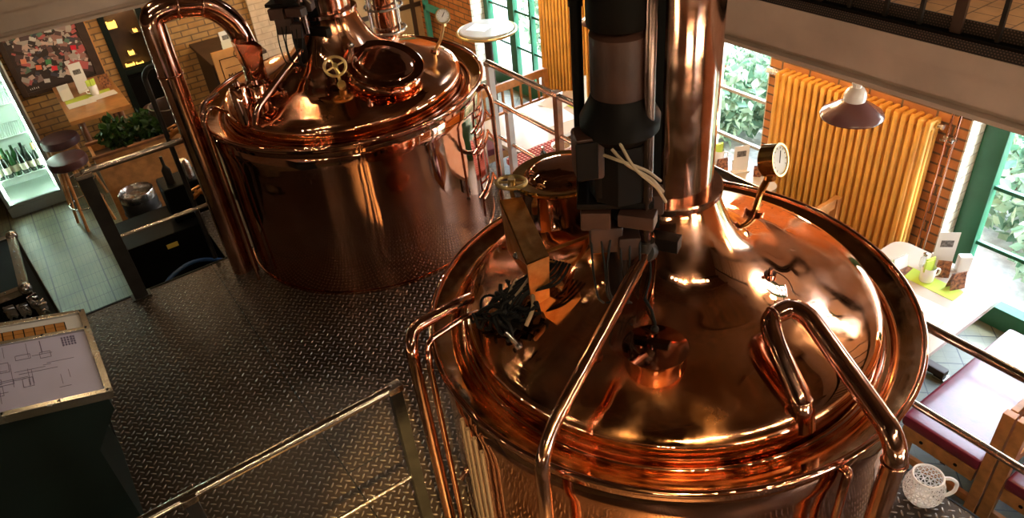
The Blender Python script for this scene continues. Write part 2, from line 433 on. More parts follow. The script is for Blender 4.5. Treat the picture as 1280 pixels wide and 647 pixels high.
# ------------------------------------------------------------------ camera, world
CAMZ = 3.1
cam = D.cameras.new('camera'); co = D.objects.new('camera', cam); COL.objects.link(co)
cam.sensor_width = 36; cam.lens = 935/1280*36; cam.clip_start = .05; cam.clip_end = 200
yaw, pit, rol = (math.radians(a) for a in (31.33, 35.83, 6.23))
fw = V((math.sin(yaw)*math.cos(pit), math.cos(yaw)*math.cos(pit), -math.sin(pit)))
rt = V((math.cos(yaw), -math.sin(yaw), 0)); dn = fw.cross(rt)
r_ = rt*math.cos(rol)+dn*math.sin(rol); d_ = dn*math.cos(rol)-rt*math.sin(rol)
mw = Matrix((r_, -d_, -fw)).transposed().to_4x4(); mw.translation = (0, 0, CAMZ)
co.matrix_world = mw
scene.camera = co
w = D.worlds.new('sky'); scene.world = w; w.use_nodes = True
bg = w.node_tree.nodes['Background']
tc = w.node_tree.nodes.new('ShaderNodeTexCoord'); sx = w.node_tree.nodes.new('ShaderNodeSeparateXYZ')
rp = w.node_tree.nodes.new('ShaderNodeValToRGB')
w.node_tree.links.new(tc.outputs['Generated'], sx.inputs[0]); w.node_tree.links.new(sx.outputs[2], rp.inputs['Fac']); w.node_tree.links.new(rp.outputs['Color'], bg.inputs['Color'])
rp.color_ramp.elements[0].color = (.95, .97, 1., 1); rp.color_ramp.elements[1].color = (.55, .72, 1., 1)
bg.inputs['Strength'].default_value = 22.

# ------------------------------------------------------------------ the setting
XW, XF, YB, ZF, ZC = 4.78, 5.0, 9.6, -.8, 4.8
OPEN = [(.30, 2.03), (3.61, 5.22), (6.72, 8.2)]
ZT, ZU0, ZU1 = 1.5, 2.85, 3.55
UP = [(.85, 1.4), (2.95, 3.55), (5.5, 6.1)]
struct(MB().bb(-4, 5.1, -3.5, 9.9, ZF-.1, ZF).build('floor', TILES, smooth=False))
m = MB()
ys = [-3.5]+[v for o in OPEN for v in o]+[9.9]
for a, b in zip(ys[::2], ys[1::2]): m.bb(XW, 5.1, a, b, ZF, 1.72)
for a, b in OPEN: m.bb(XW, 5.1, a, b, ZT, 1.72)
struct(m.build('wall_right', BRICK_O, smooth=False))
m = MB(); ys = [-3.5]+[v for o in UP for v in o]+[9.9]
for a, b in zip(ys[::2], ys[1::2]): m.bb(XW, 5.1, a, b, 1.72, ZC)
for a, b in UP: m.bb(XW, 5.1, a, b, 1.72, ZU0).bb(XW, 5.1, a, b, ZU1, ZC)
struct(m.build('wall_right_upper', UPPER, smooth=False))
for i, (a, b) in enumerate(OPEN):
    struct(MB().bb(XW+.003, 5.1, b-.012, b-.0005, ZF, ZT).bb(XW+.003, 5.1, a+.0005, a+.012, ZF, ZT).build('trim_%d' % (i+1), REVEAL, smooth=False))
m = MB(); m.bb(-4, .79, YB, 9.9, ZF, ZC).bb(1.27, 5.1, YB, 9.9, ZF, ZC).bb(.79, 1.27, YB, 9.9, .95, ZC)
struct(m.build('wall_back', BRICK_Y, smooth=False))
struct(MB().bb(-4.2, -4, -3.5, 9.9, ZF, ZC).build('wall_left', PLASTER, smooth=False))
FO = [(2.2, 3.2)]
struct(MB().bb(-4.2, .3, -3.7, -3.5, ZF, ZC).bb(.3, 2.2, -3.7, -3.5, ZF, ZC).bb(3.2, 5.1, -3.7, -3.5, ZF, ZC).bb(2.2, 3.2, -3.7, -3.5, ZF, .1).bb(2.2, 3.2, -3.7, -3.5, 1.4, ZC).build('wall_front', PLASTER, smooth=False))
for i, (a, b) in enumerate(FO):
    e = D.objects.new('window_%d' % (8+i), None); COL.objects.link(e); e.location = ((a+b)/2, -3.6, .1); e['kind'] = 'structure'
    m = MB().bb(a, a+.07, -3.62, -3.55, .1, 1.4).bb(b-.07, b, -3.62, -3.55, .1, 1.4).bb(a+.07, b-.07, -3.62, -3.55, .1, .18).bb(a+.07, b-.07, -3.62, -3.55, 1.33, 1.4).bb((a+b)/2-.02, (a+b)/2+.02, -3.61, -3.56, .18, 1.33).bb(a+.07, b-.07, -3.605, -3.57, .74, .78)
    m.build('window_frame', GREEN, e, smooth=False); MB().bb(a+.07, b-.07, -3.592, -3.588, .18, 1.33).build('pane', GLASS, e, smooth=False)
m = MB(); m.bb(-4.2, 5.1, -3.7, 9.9, ZC, ZC+.15)
for k in range(8): m.bb(-4, XW, -3+k*1.7, -2.84+k*1.7, ZC-.24, ZC)
struct(m.build('ceiling', CEIL, smooth=False))
# painted brick pier at the back, standing slightly proud of the yellow wall
struct(MB().bb(2.44, 2.98, YB-.05, YB-.002, ZF, ZC-.3).build('wall_back_pier', BRICK_C, smooth=False))
# beige wainscot in the back corner
m = MB(); m.bb(3.0, XW, YB-.03, YB-.001, ZF, 1.4)
wp = struct(m.build('trim_4', BIGE, smooth=False))
m = MB()
for x in (3.45, 4.05, 4.62): m.bb(x, x+.06, YB-.05, YB-.03, ZF, 1.4)
m.bb(3.0, XW, YB-.051, YB-.03, -.06, .0)
struct(m.build('trim_5', WOOD_D, smooth=False))
m = MB(); m.bb(4.66, 4.72, 9.2, 9.26, ZF, 1.4).bb(4.66, 4.72, 8.9, 9.26, -.02, .05)
struct(m.build('trim_6', TEAL, smooth=False))

def window(n, a, b, z0, z1, mul, bars, fw_=.17, x=XF, bm=None):
    e = D.objects.new('window_%d' % n, None); COL.objects.link(e); e.location = (x, (a+b)/2, z0); e['kind'] = 'structure'
    m = MB(); m.bb(x-.03, x+.06, b-fw_, b-.013, z0, z1, .008).bb(x-.03, x+.06, a+.013, a+fw_, z0, z1, .008)
    m.bb(x-.04, x+.06, a+fw_, b-fw_, z0, z0+.17, .008).bb(x-.03, x+.06, a+fw_, b-fw_, z1-.1, z1, .008)
    m.build('window_frame', GREEN, e)
    m = MB()
    for y, wd in mul: m.bb(x-.02, x+.05, y-wd/2, y+wd/2, z0+.17, z1-.1, .004)
    m.build('mullion', bm or GREEN, e)
    m = MB()
    for z in bars: m.bb(x, x+.035, a+fw_, b-fw_, z-.014, z+.014, .003)
    m.build('glazing_bar', bm or GREEN, e)
    MB().bb(x+.012, x+.016, a+fw_, b-fw_, z0+.17, z1-.1).build('pane', GLASS, e, smooth=False)
    return e
BARS = [-.22, .23, .68]
window(1, *OPEN[0], ZF, ZT, [(1.02, .09)], BARS)
window(2, *OPEN[1], ZF, ZT, [(4.32, .03), (4.72, .09)], BARS, .1, bm=SLAB)
window(3, *OPEN[2], ZF, ZT, [(7.60, .13), (7.2, .035)], BARS, .1)
for i, (a, b) in enumerate(UP): window(4+i, a, b, ZU0, ZU1, [((a+b)/2, .04)], [3.2], .06)

# dark glazed back door with a lit shelf behind it
e = D.objects.new('door_1', None); COL.objects.link(e); e.location = (1.03, YB, ZF); e['kind'] = 'structure'
MB().bb(.79, .86, YB-.03, YB+.1, ZF, .95, .005).bb(1.2, 1.27, YB-.03, YB+.1, ZF, .95, .005).bb(.86, 1.2, YB-.03, YB+.1, .88, .95, .005).bb(.86, 1.2, YB-.025, YB+.09, .1, .16, .005).build('door_frame', DGREEN, e)
MB().bb(.86, 1.2, YB+.02, YB+.05, ZF, .1).build('door_panel', BLACK, e)
struct(MB().bb(.6, 1.6, 9.88, 9.9, ZF, 1.2).bb(.79, 1.27, YB+.1, 9.9, .05, .09).build('wall_back_recess', WOOD_D, smooth=False))

# raised brewing platform
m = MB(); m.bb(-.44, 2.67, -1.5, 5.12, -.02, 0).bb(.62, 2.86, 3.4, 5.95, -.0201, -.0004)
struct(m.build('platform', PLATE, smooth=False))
m = MB()
m.bb(-.45, 2.68, 5.12, 5.14, -.12, .004).bb(-.455, -.44, -1.5, 5.14, -.12, .004).bb(2.67, 2.682, -1.5, 3.4, -.12, .002)
m.bb(-.40, 2.62, -1.4, 5.05, ZF, -.03)
struct(m.build('platform_base', BLACK, smooth=False))

# galleries
struct(MB().bb(3.47, XW, -3.5, 9.6, 1.56, 1.72).build('gallery_floor', GTILE, smooth=False))
struct(MB().bb(-4, 3.36, 6.97, 9.6, 1.56, 1.72).bb(-4, -1.9, -3.5, 6.97, 1.56, 1.72).bb(-1.9, 3.36, -3.5, -.45, 1.56, 1.72).build('gallery_floor_back', GTILE, smooth=False))
def beam(name, axis, at, a, b, sgn):
    m = MB()
    prof = [(0, 1.735), (0, 1.645), (.016, 1.642), (.016, 1.505), (.045, 1.495), (.045, 1.475), (.0, 1.472), (.0, 1.45), (.12, 1.45), (.12, 1.735)]
    if axis == 'y': m.prism([(at+sgn*d, a, z) for d, z in prof], (0, b-a, 0))
    else: m.prism([(a, at+sgn*d, z) for d, z in prof], (b-a, 0, 0))
    struct(m.build(name, BEAM, smooth=False))
beam('gallery_beam', 'y', 3.36, -3.5, 9.6, 1)
beam('gallery_beam_back', 'x', 6.85, -4, 3.36, 1)
# gallery railings
def gallery_rail(axis, at, ys, label, thick=()):
    g = thing('gallery_railing', label, 'railing', (at, ys[0], 1.735) if axis == 'y' else (ys[0], at, 1.735), 'gallery railings')
    B = lambda m, a, b, d0, d1, z0, z1: m.bb(at+d0, at+d1, a, b, z0, z1) if axis == 'y' else m.bb(a, b, at+d0, at+d1, z0, z1)
    a, b = ys[0]-.1, ys[-1]+.1
    B(MB(), a, b, .005, .013, 1.735, 1.785).build('toe_plate', PERF, g, smooth=False)
    B(MB(), a, b, .04, .048, 1.80, 1.86).build('toe_plate', PERF, g, smooth=False)
    B(MB(), a, b, .0, .05, 1.785, 1.80).build('bottom_rail', BLACK, g, smooth=False)
    B(MB(), a, b, -.005, .055, 2.68, 2.72).build('top_rail', BLACK, g, smooth=False)
    for i, y in enumerate(ys):
        h = .024 if i in thick else .009
        B(MB(), y-h, y+h, .016, .034, 1.735 if i in thick else 1.80, 2.68).build('baluster', WOOD_D if i in thick else DSTEEL, g, smooth=False)
    return g
m_, nt, b_ = nmat('perforated black sheet'); PERF = m_
x1, y1 = world_xy(nt, 'yz'); x2, _ = world_xy(nt, 'xz')
M = lambda *a: math_node(nt, *a)
uu = M('DIVIDE', M('ADD', x1, x2), .014); vv = M('DIVIDE', y1, .012)
row = M('FLOORED_MODULO', M('FLOOR', vv), 2.); uu = M('ADD', uu, M('MULTIPLY', row, .5))
fx = M('SUBTRACT', M('FRACT', uu), .5); fy = M('SUBTRACT', M('FRACT', vv), .5)
hole = M('LESS_THAN', M('ADD', M('MULTIPLY', fx, fx), M('MULTIPLY', fy, fy)), .07)
mx = nt.nodes.new('ShaderNodeMix'); mx.data_type = 'RGBA'; nt.links.new(hole, mx.inputs[0]); mx.inputs[6].default_value = (.012, .011, .011, 1); mx.inputs[7].default_value = (.13, .09, .07, 1)
nt.links.new(mx.outputs[2], b_.inputs['Base Color']); b_.inputs['Roughness'].default_value = .45
gallery_rail('y', 3.36, [-1.10, -.93, -.76, -.59, -.42, -.25, -.08, .09, .26, .43, .60, .77, .94, 1.10, 1.26, 1.43, 1.61, 1.78, 1.95, 2.14, 2.32, 2.5, 2.68, 2.86, 3.04], 'black gallery railing with perforated kick plate above the grey beam at upper right', (0, 4, 8, 12, 16, 20, 24))
gallery_rail('x', 6.85, [-1.2+.18*k for k in range(17)], 'black gallery railing above the grey brown beam at upper left corner', (3, 7, 11, 15))

# ------------------------------------------------------------------ outside
struct(MB().bb(5.1, 16, -5, 15, -1.1, -.95).build('garden_ground', EARTH, smooth=False))
def shrub(name, label, c, r, h, n, size, mat, group=None, cat='shrub', stem=True, seed=0):
    rnd = random.Random(seed)
    t = thing(name, label, cat, c, group)
    m = MB()
    for i in range(n):
        while True:
            p = V((rnd.uniform(-1, 1), rnd.uniform(-1, 1), rnd.uniform(-1, 1)))
            if .25 < p.length < 1 and noise.noise(p*2.2+V((seed, 0, 0))) > -.22: break
        p = V((p.x*r, p.y*r, (p.z*.5+.5)*h+.03))+V(c)
        d = V((rnd.uniform(-1, 1), rnd.uniform(-1, 1), rnd.uniform(-.3, 1))).normalized()
        s = d.orthogonal().normalized(); s.rotate(Quaternion(d, rnd.uniform(0, 6.28))); u = d.cross(s)
        l = size*rnd.uniform(.6, 1.25); wd = l*.32; k = rnd.random()
        a = p; b = p+s*l*.5+u*wd+d*l*.06; e = p+s*l; f = p+s*l*.5-u*wd+d*l*.06
        m.quad([a, b, e, f], (k, k, k))
    m.build('foliage', mat, t, smooth=False)
    if stem:
        m = MB()
        for k in range(5):
            a = rnd.uniform(0, 6.28); q = V(c)
            m.tube([q+V((0, 0, -.02)), q+V((math.cos(a)*r*.3, math.sin(a)*r*.3, h*.4)), q+V((math.cos(a)*r*.55, math.sin(a)*r*.55, h*.75))], .012, 6)
        m.build('stem', WOOD_B, t)
    return t
SH = [((6.0, 1.35), .62, .85, 'leafy shrub just outside the right-hand window, nearest the bench'), ((6.6, 2.1), .7, .95, 'leafy shrub outside the right-hand window, beside its frame edge'),
      ((7.5, 1.0), .75, .9, 'broad shrub farther out beyond the right-hand window'), ((6.1, 3.75), .6, .9, 'shrub low in the window left of the pressure gauge'),
      ((6.9, 4.5), .8, 1.25, 'taller shrub seen through the window between column and gauge'), ((7.9, 5.6), .9, 1.5, 'tall shrub at top of the window beside the copper column'),
      ((6.15, 5.15), .6, .9, 'shrub outside the middle window, behind the copper column'), ((6.2, 7.3), .6, .9, 'shrub outside the window behind the bistro table, right of the mullion'),
      ((6.4, 8.3), .7, 1.1, 'shrub outside the window behind the bistro table, left of the mullion'), ((7.8, 9.6), .9, 1.5, 'far shrub in the window behind the bistro table'),
      ((8.3, 3.2), .9, 1.3, 'far pale shrub high in the window left of the gauge')]
for i, ((x, y), r, h, lb) in enumerate(SH): shrub('garden_shrub', lb, (x, y, -.95), r, h, 1500, .13, LEAF, 'shrubs in the garden', seed=i+3)
struct(MB().bb(11.5, 12, -5, 16, -1, 1.5).build('garden_wall', EARTH, smooth=False))

# ------------------------------------------------------------------ copper kettles
def spl(pr, n=5):
    out = []
    for i in range(len(pr)-1):
        p0, p1, p2, p3 = pr[max(i-1, 0)], pr[i], pr[i+1], pr[min(i+2, len(pr)-1)]
        for j in range(n):
            t = j/n
            out.append(tuple(.5*(2*p1[k]+(p2[k]-p0[k])*t+(2*p0[k]-5*p1[k]+4*p2[k]-p3[k])*t*t+(3*p1[k]-p0[k]-3*p2[k]+p3[k])*t**3) for k in (0, 1)))
    out.append(pr[-1]); return out
DOME = [(.818, 1.10), (.82, 1.14), (.813, 1.165), (.79, 1.187), (.75, 1.207), (.7, 1.225), (.62, 1.255), (.55, 1.28), (.47, 1.305), (.4, 1.338), (.34, 1.37), (.3, 1.402), (.268, 1.44), (.238, 1.49), (.215, 1.54), (.198, 1.585), (.188, 1.62), (.184, 1.64)]
def dome_z(r):
    for (a, za), (b, zb) in zip(DOME, DOME[1:]):
        if b <= r <= a: return za+(zb-za)*(a-r)/(a-b)
    return 1.1
def zrot(n): return V(n).normalized().to_track_quat('Z', 'Y').to_matrix()
def kettle(c, label, body_low):
    x, y = c
    k = thing('brew_kettle', label, 'brew kettle', (x, y, 0), 'copper brew kettles')
    MB().lathe([(.945, 0), (.945, .02)]+spl([(.938, .021), (.938, .5), (.938, .8), (.945, .93), (.949, .99), (.943, 1.04), (.93, 1.07)], 4)+spl([(.931, 1.072), (.95, 1.082), (.966, 1.1)], 3)
        +[(.966, 1.112), (.95, 1.112), (.94, 1.05), (.81, 1.04)], (x, y, 0), 160).build('shell', COPPER_B, k)
    MB().lathe([(.966, 1.113)]+spl([(.965, 1.1175), (.93, 1.108), (.885, 1.092), (.866, 1.078), (.858, 1.06)], 4)+[(.83, 1.056), (.815, 1.06), (.815, 1.045), (.93, 1.045)], (x, y, 0), 160, closed=True).build('brim', BRIM, k)
    MB().torus((x, y, 1.12), .961, .0125, seg=160).build('rim', COPPER, k)
    MB().torus((x, y, 1.068), .832, .010, seg=140).build('dome_bead', COPPER, k)
    MB().lathe([(.812, 1.03)]+spl(DOME, 5), (x, y, 0), 160).build('dome', DOMEC, k)
    MB().lathe([(.15, 1.635), (.192, 1.635), (.196, 1.64), (.196, 1.66), (.192, 1.665), (.15, 1.665)], (x, y, 0), 72, closed=True).build('neck_flange', COPPER_P, k)
    MB().lathe([(.158, 1.66), (.158, 4.79)], (x, y, 0), 96).build('vapour_pipe', COPPER_P, k)
    return k
def manway(k, c, ang, r, R, ringmat, h=.09, lug=0., tilt=None, dh=1.):
    p = V((c[0]+r*math.cos(ang), c[1]+r*math.sin(ang), dome_z(r)))
    n = V((math.cos(ang)*.33, math.sin(ang)*.33, 1)).normalized() if tilt is None else V(tilt).normalized()
    M_ = zrot(n)
    mw_ = MB().lathe([(R-.02, -.09), (R-.02, -.01), (R-.012, 0), (R-.02, .012), (R-.024, h-.02), (R-.02, h), (R-.05, h), (R-.05, -.09)], p, 72, M_, closed=True).build('manway', COPPER, k)
    MB().lathe([(R-.055, h), (R, h), (R+.008, h+.008), (R+.008, h+.018), (R, h+.024), (R-.05, h+.02)], p, 72, M_, closed=True).build('ring', ringmat, mw_)
    MB().lathe([(R-.045, h+.004), (R-.06, h+.02)]+spl([(R-.065, h+.02), (R*.6, h+.02+.025*dh), (R*.3, h+.02+.036*dh), (0, h+.02+.04*dh)], 4), p, 72, M_).build('lid', COPPER, mw_)
    a0 = M_ @ V((1, 0, 0)); b0 = M_ @ V((0, 1, 0))
    q = p+n*(h+.02)+(a0*math.cos(lug)+b0*math.sin(lug))*(R-.03)
    MB().cyl(q, q+n*.05, .018).cyl(q+n*.05, q+n*.058, .023).sphere(q+n*.06, .014).build('lug', STEEL, mw_)
    return mw_, p, n, M_
def handwheel(k, base, c, n, R, mat=BRASS):
    n = V(n).normalized(); M_ = zrot(n); c = V(c)
    w_ = MB().torus(c, R, R*.14, M_, 40, 10).build('handwheel', mat, k)
    m = MB(); m.cyl(c-n*.012, c+n*.016, R*.26)
    for i in range(4):
        a = i*PI/2+.4; d = M_ @ V((math.cos(a), math.sin(a), 0)); m.tube([c, c+d*R], R*.1, 8)
    m.build('spokes', mat, w_)
    MB().tube([base, c-n*.05, c], R*.15, 10).cyl(V(base), V(base)+n*.03, R*.4).build('stem', mat, w_)
def gauge(k, foot, mid, c, n, R, mat):
    n = V(n).normalized(); c = V(c); M_ = zrot(n)
    g = MB().lathe([(0, -R*.5), (R*.94, -R*.5), (R, -R*.44), (R, R*.44), (R*1.03, R*.46), (R*1.03, R*.55), (R*.9, R*.55), (R*.88, R*.46), (0, R*.46)], c, 40, M_).build('pressure_gauge', mat, k)
    MB().lathe([(0, R*.465), (R*.88, R*.465), (R*.88, R*.475), (0, R*.475)], c, 40, M_).build('dial', GAUGEF, g)
    m = MB(); d = M_ @ V((.5, .8, 0)); q = c+n*R*.485
    m.tube([q-d*R*.2, q+d*R*.6], R*.03, 6)
    for i in range(11):
        a = -.7+i*.46; e = M_ @ V((math.cos(a), math.sin(a), 0)); m.tube([q+e*R*.68, q+e*R*.8], R*.02, 4)
    m.build('needle', BLACK, g)
    MB().tube([foot, mid, c-V((0, 0, R*.9)), c-V((0, 0, R*.5))], R*.24, 12, .03).cyl(V(c)-V((0, 0, R*1.35)), V(c)-V((0, 0, R*.85)), R*.36, seg=6).build('stem', mat, g)
    f = V(foot); rr = V((foot[0]-k.location.x, foot[1]-k.location.y, 0)).normalized()*.3+V((0, 0, 1))
    MB().cyl(f-rr*.012, f+rr*.008, R*.62).build('foot_flange', COPPER, g)

C1 = (1.745, 1.704); C2 = (1.731, 4.828)
k1 = kettle(C1, 'near copper brew kettle filling the right of the picture, with big bent outlet pipe', 0)
k2 = kettle(C2, 'far copper brew kettle at upper left with a swan neck pipe and a brass handwheel', 0)

# near kettle: manway, gauge, pipes
mw1, p, n, M_ = manway(k1, C1, math.radians(92), .60, .225, BRONZE, .18, lug=2.2, tilt=(0, .1, 1))
handwheel(k1, (1.465, 2.31, 1.33), (1.45, 2.32, 1.52), (.1, .05, 1), .062)
gauge(k1, (2.30, 1.73, 1.285), (2.335, 1.735, 1.37), (2.335, 1.70, 1.53), (.2, -.85, .3), .067, BRONZE)
MB().tube([(1.602, .925, 1.17), (1.605, .94, 1.22), (1.655, 1.10, 1.335), (1.70, 1.175, 1.375), (1.795, 1.155, 1.385), (1.80, 1.09, 1.385), (1.645, .67, 1.30), (1.625, .625, 1.25), (1.625, .625, .06)], .034, 20, .05, 7).build('outlet_pipe', COPPER_P, k1)
for q, a_ in (((1.625, .625, 1.215), (0, 0, 1)), ((1.715, 1.163, 1.378), (.9, -.2, .1)), ((1.606, .945, 1.225), (.1, .4, .9))): MB().torus(q, .035, .005, zrot(a_), seg=28).build('pipe_joint', COPPER, k1)
MB().cyl((1.602, .922, 1.13), (1.602, .925, 1.2), .045, .036).build('pipe_socket', COPPER, k1)
MB().tube([(1.56, 1.60, 1.565), (1.50, 1.545, 1.605), (1.44, 1.505, 1.59), (.885, 1.31, 1.32), (.80, 1.27, 1.25), (.80, 1.27, .02)], .0235, 18, .07, 8).build('filling_pipe', COPPER_P, k1)
MB().cyl((1.47, 1.515, 1.585), (1.435, 1.50, 1.605), .034).cyl((1.452, 1.512, 1.57), (1.452, 1.512, 1.64), .03).build('pipe_clamp', DSTEEL, k1)
MB().tube([(1.04, 2.06, 1.27), (.98, 2.03, 1.30), (.765, 2.02, 1.30), (.725, 1.97, 1.25), (.725, 1.955, .02)], .024, 16, .05, 7).build('drain_pipe', COPPER_P, k1)
MB().tube([(1.03, 1.99, 1.25), (.97, 1.98, 1.27), (.80, 1.975, 1.25), (.772, 1.94, 1.2), (.77, 1.93, .02)], .012, 12, .04, 6).build('vent_pipe', COPPER_P, k1)
MB().tube([(.76, 1.83, .62), (.80, 1.83, .66), (.86, 1.83, .62), (.86, 1.83, .02)], .011, 10, .03).build('vent_pipe', COPPER_P, k1)
MB().tube([(1.63, .80, 1.02), (1.625, .745, 1.06), (1.60, .735, .98), (1.60, .735, .5)], .016, 12, .03, 6).build('vent_pipe', COPPER_P, k1)
# sampling pot with flat cover
MB().lathe([(.105, 1.19), (.105, 1.325), (.112, 1.328), (.112, 1.338), (.06, 1.343), (0, 1.343)], (1.345, 1.345, 0), 56).build('pot', COPPER, k1)
MB().tube([(1.44, 1.50, 1.40), (1.425, 1.45, 1.39), (1.41, 1.415, 1.36), (1.40, 1.405, 1.34)], .006, 8).tube([(1.47, 1.62, 1.53), (1.52, 1.57, 1.56), (1.49, 1.52, 1.46), (1.44, 1.50, 1.40)], .004, 8, .04).sphere((1.40, 1.405, 1.345), .014).build('probe_lead', BLACKG, k1)
# folded copper bracket between manway and dome
m = MB()
A = V((1.37, 2.30, 1.475)); B = V((1.455, 2.255, 1.475)); Cc = V((1.285, 1.845, 1.475)); Dd = V((1.19, 1.855, 1.475))
m.prism([A, B, Cc, Dd], (0, 0, -.006))
m.prism([Dd, Cc, Cc+V((-.02, -.01, -.2)), Dd+V((-.0, -.01, -.215))], (.002, .008, 0))
m.prism([A, Dd, A+V((.0, -.02, -.25))], (.006, .003, 0))
m.build('bracket', COPPER_O, k1, smooth=False)
MB().sphere((1.265, 2.04, 1.38), .016).cyl((1.265, 2.04, 1.38), (1.33, 2.06, 1.375), .009).sphere((1.33, 2.06, 1.375), .013).build('bracket_bolt', STEEL, k1)
# small folded copper guard
MB().prism([(1.36, 1.93, 1.32), (1.30, 1.84, 1.32), (1.40, 1.80, 1.31)], (0, 0, .006)).tube([(1.26, 1.98, 1.42), (1.40, 1.86, 1.36), (1.30, 1.80, 1.33), (1.26, 1.98, 1.42)], .004, 6).tube([(1.30, 1.97, 1.4), (1.62, 1.93, 1.39)], .008, 8).build('guard', COPPER_O, k1, smooth=False)

# far kettle: manway, swan neck ...
mw2, p2, n2, M2 = manway(k2, C2, math.radians(-75), .46, .255, COPPER, .045, lug=2.0, dh=.4)
handwheel(k2, (1.545, 4.36, 1.31), (1.535, 4.375, 1.44), (-.25, -.6, .75), .066)
gauge(k2, (2.36, 4.61, 1.245), (2.41, 4.585, 1.32), (2.44, 4.57, 1.475), (-.42, -.75, .4), .05, BRASS)
MB().tube([(.675, 4.90, .0), (.675, 4.90, 1.60), (.685, 4.90, 1.86), (.80, 4.90, 1.885), (1.02, 4.92, 1.845), (1.15, 4.93, 1.70), (1.185, 4.94, 1.52), (1.19, 4.95, 1.26)], .072, 28, .16, 9).build('swan_neck', COPPER_P, k2)
for q, a_ in (((.675, 4.90, 1.5), (0, 0, 1)), ((.84, 4.902, 1.878), (1, 0, -.12)), ((.98, 4.915, 1.855), (1, .05, -.25))): MB().torus(q, .074, .006, zrot(a_), seg=40).build('pipe_joint', COPPER, k2)
MB().lathe([(.09, 1.25), (.10, 1.27), (.075, 1.31)], (1.19, 4.95, 0), 32).build('pipe_socket', COPPER, k2)
m = MB()
m.prism([(1.085, 4.80, 1.60), (1.20, 4.78, 1.60), (1.24, 4.80, 1.55), (1.22, 4.80, 1.42), (1.145, 4.78, 1.35), (1.10, 4.80, 1.45)], (.0, .10, .0))
m.build('bracket', COPPER_B, k2, smooth=False)
for x, z in ((.975, 1.42), (1.085, 1.395)):
    MB().lathe([(.055, 1.16), (.055, z-.01), (.05, z), (.02, z+.004), (.018, z+.03), (0, z+.03)], (x, 4.6, 0), 36).build('sight_housing', COPPER, k2)
MB().tube([(1.475, 4.725, 1.49), (1.02, 4.50, 1.28), (.985, 4.485, 1.19)], .0235, 16, .07, 8).build('filling_pipe', COPPER_P, k2)
MB().tube([(.93, 5.05, 1.24), (.80, 4.95, 1.24), (.745, 4.78, 1.2), (.745, 4.78, .02)], .02, 14, .06).build('drain_pipe', COPPER_P, k2)
MB().tube([(.90, 4.75, 1.22), (.80, 4.68, 1.32), (.73, 4.66, 1.25), (.72, 4.66, .02)], .012, 10, .05).build('vent_pipe', COPPER_P, k2)
MB().tube([(2.40, 4.22, 1.02), (2.46, 4.15, 1.10), (2.485, 4.125, 1.0), (2.485, 4.125, .02)], .016, 12, .04).build('vent_pipe', COPPER_P, k2)
for z in (.82, .66, .30):
    MB().tube([(C2[0]+.955*math.cos(a), C2[1]+.955*math.sin(a), z) for a in [-.95+.05*i for i in range(9)]]+[(2.485, 4.125, z)], .009, 8).build('pipe_hoop', COPPER_P, k2)
# exhaust stub with its ring guard behind the neck
MB().lathe([(.085, 1.28), (.085, 2.6)], (2.23, 5.06, 0), 40).build('exhaust_pipe', COPPER_P, k2)
m = MB(); m.torus((2.23, 5.06, 1.50), .135, .009, seg=48).torus((2.23, 5.06, 1.33), .135, .012, seg=48)
for a in (.3, 1.9, 3.4, 5.0): m.cyl((2.23+.135*math.cos(a), 5.06+.135*math.sin(a), 1.33), (2.23+.135*math.cos(a), 5.06+.135*math.sin(a), 1.9), .011, seg=10)
m.build('ring_guard', STEEL, k2)
for kk, pts in ((k2, [(1.62, 4.15), (1.40, 4.72), (1.24, 4.6)]), (k1, [(1.208, 1.493), (1.93, 1.35)])):
    for x, y in pts:
        r = math.hypot(x-kk.location.x, y-kk.location.y); z = dome_z(r); MB().cyl((x, y, z-.02), (x, y, z+.012), .022).cyl((x, y, z), (x, y, z+.035), .008).build('dome_fitting', COPPER_P, kk)

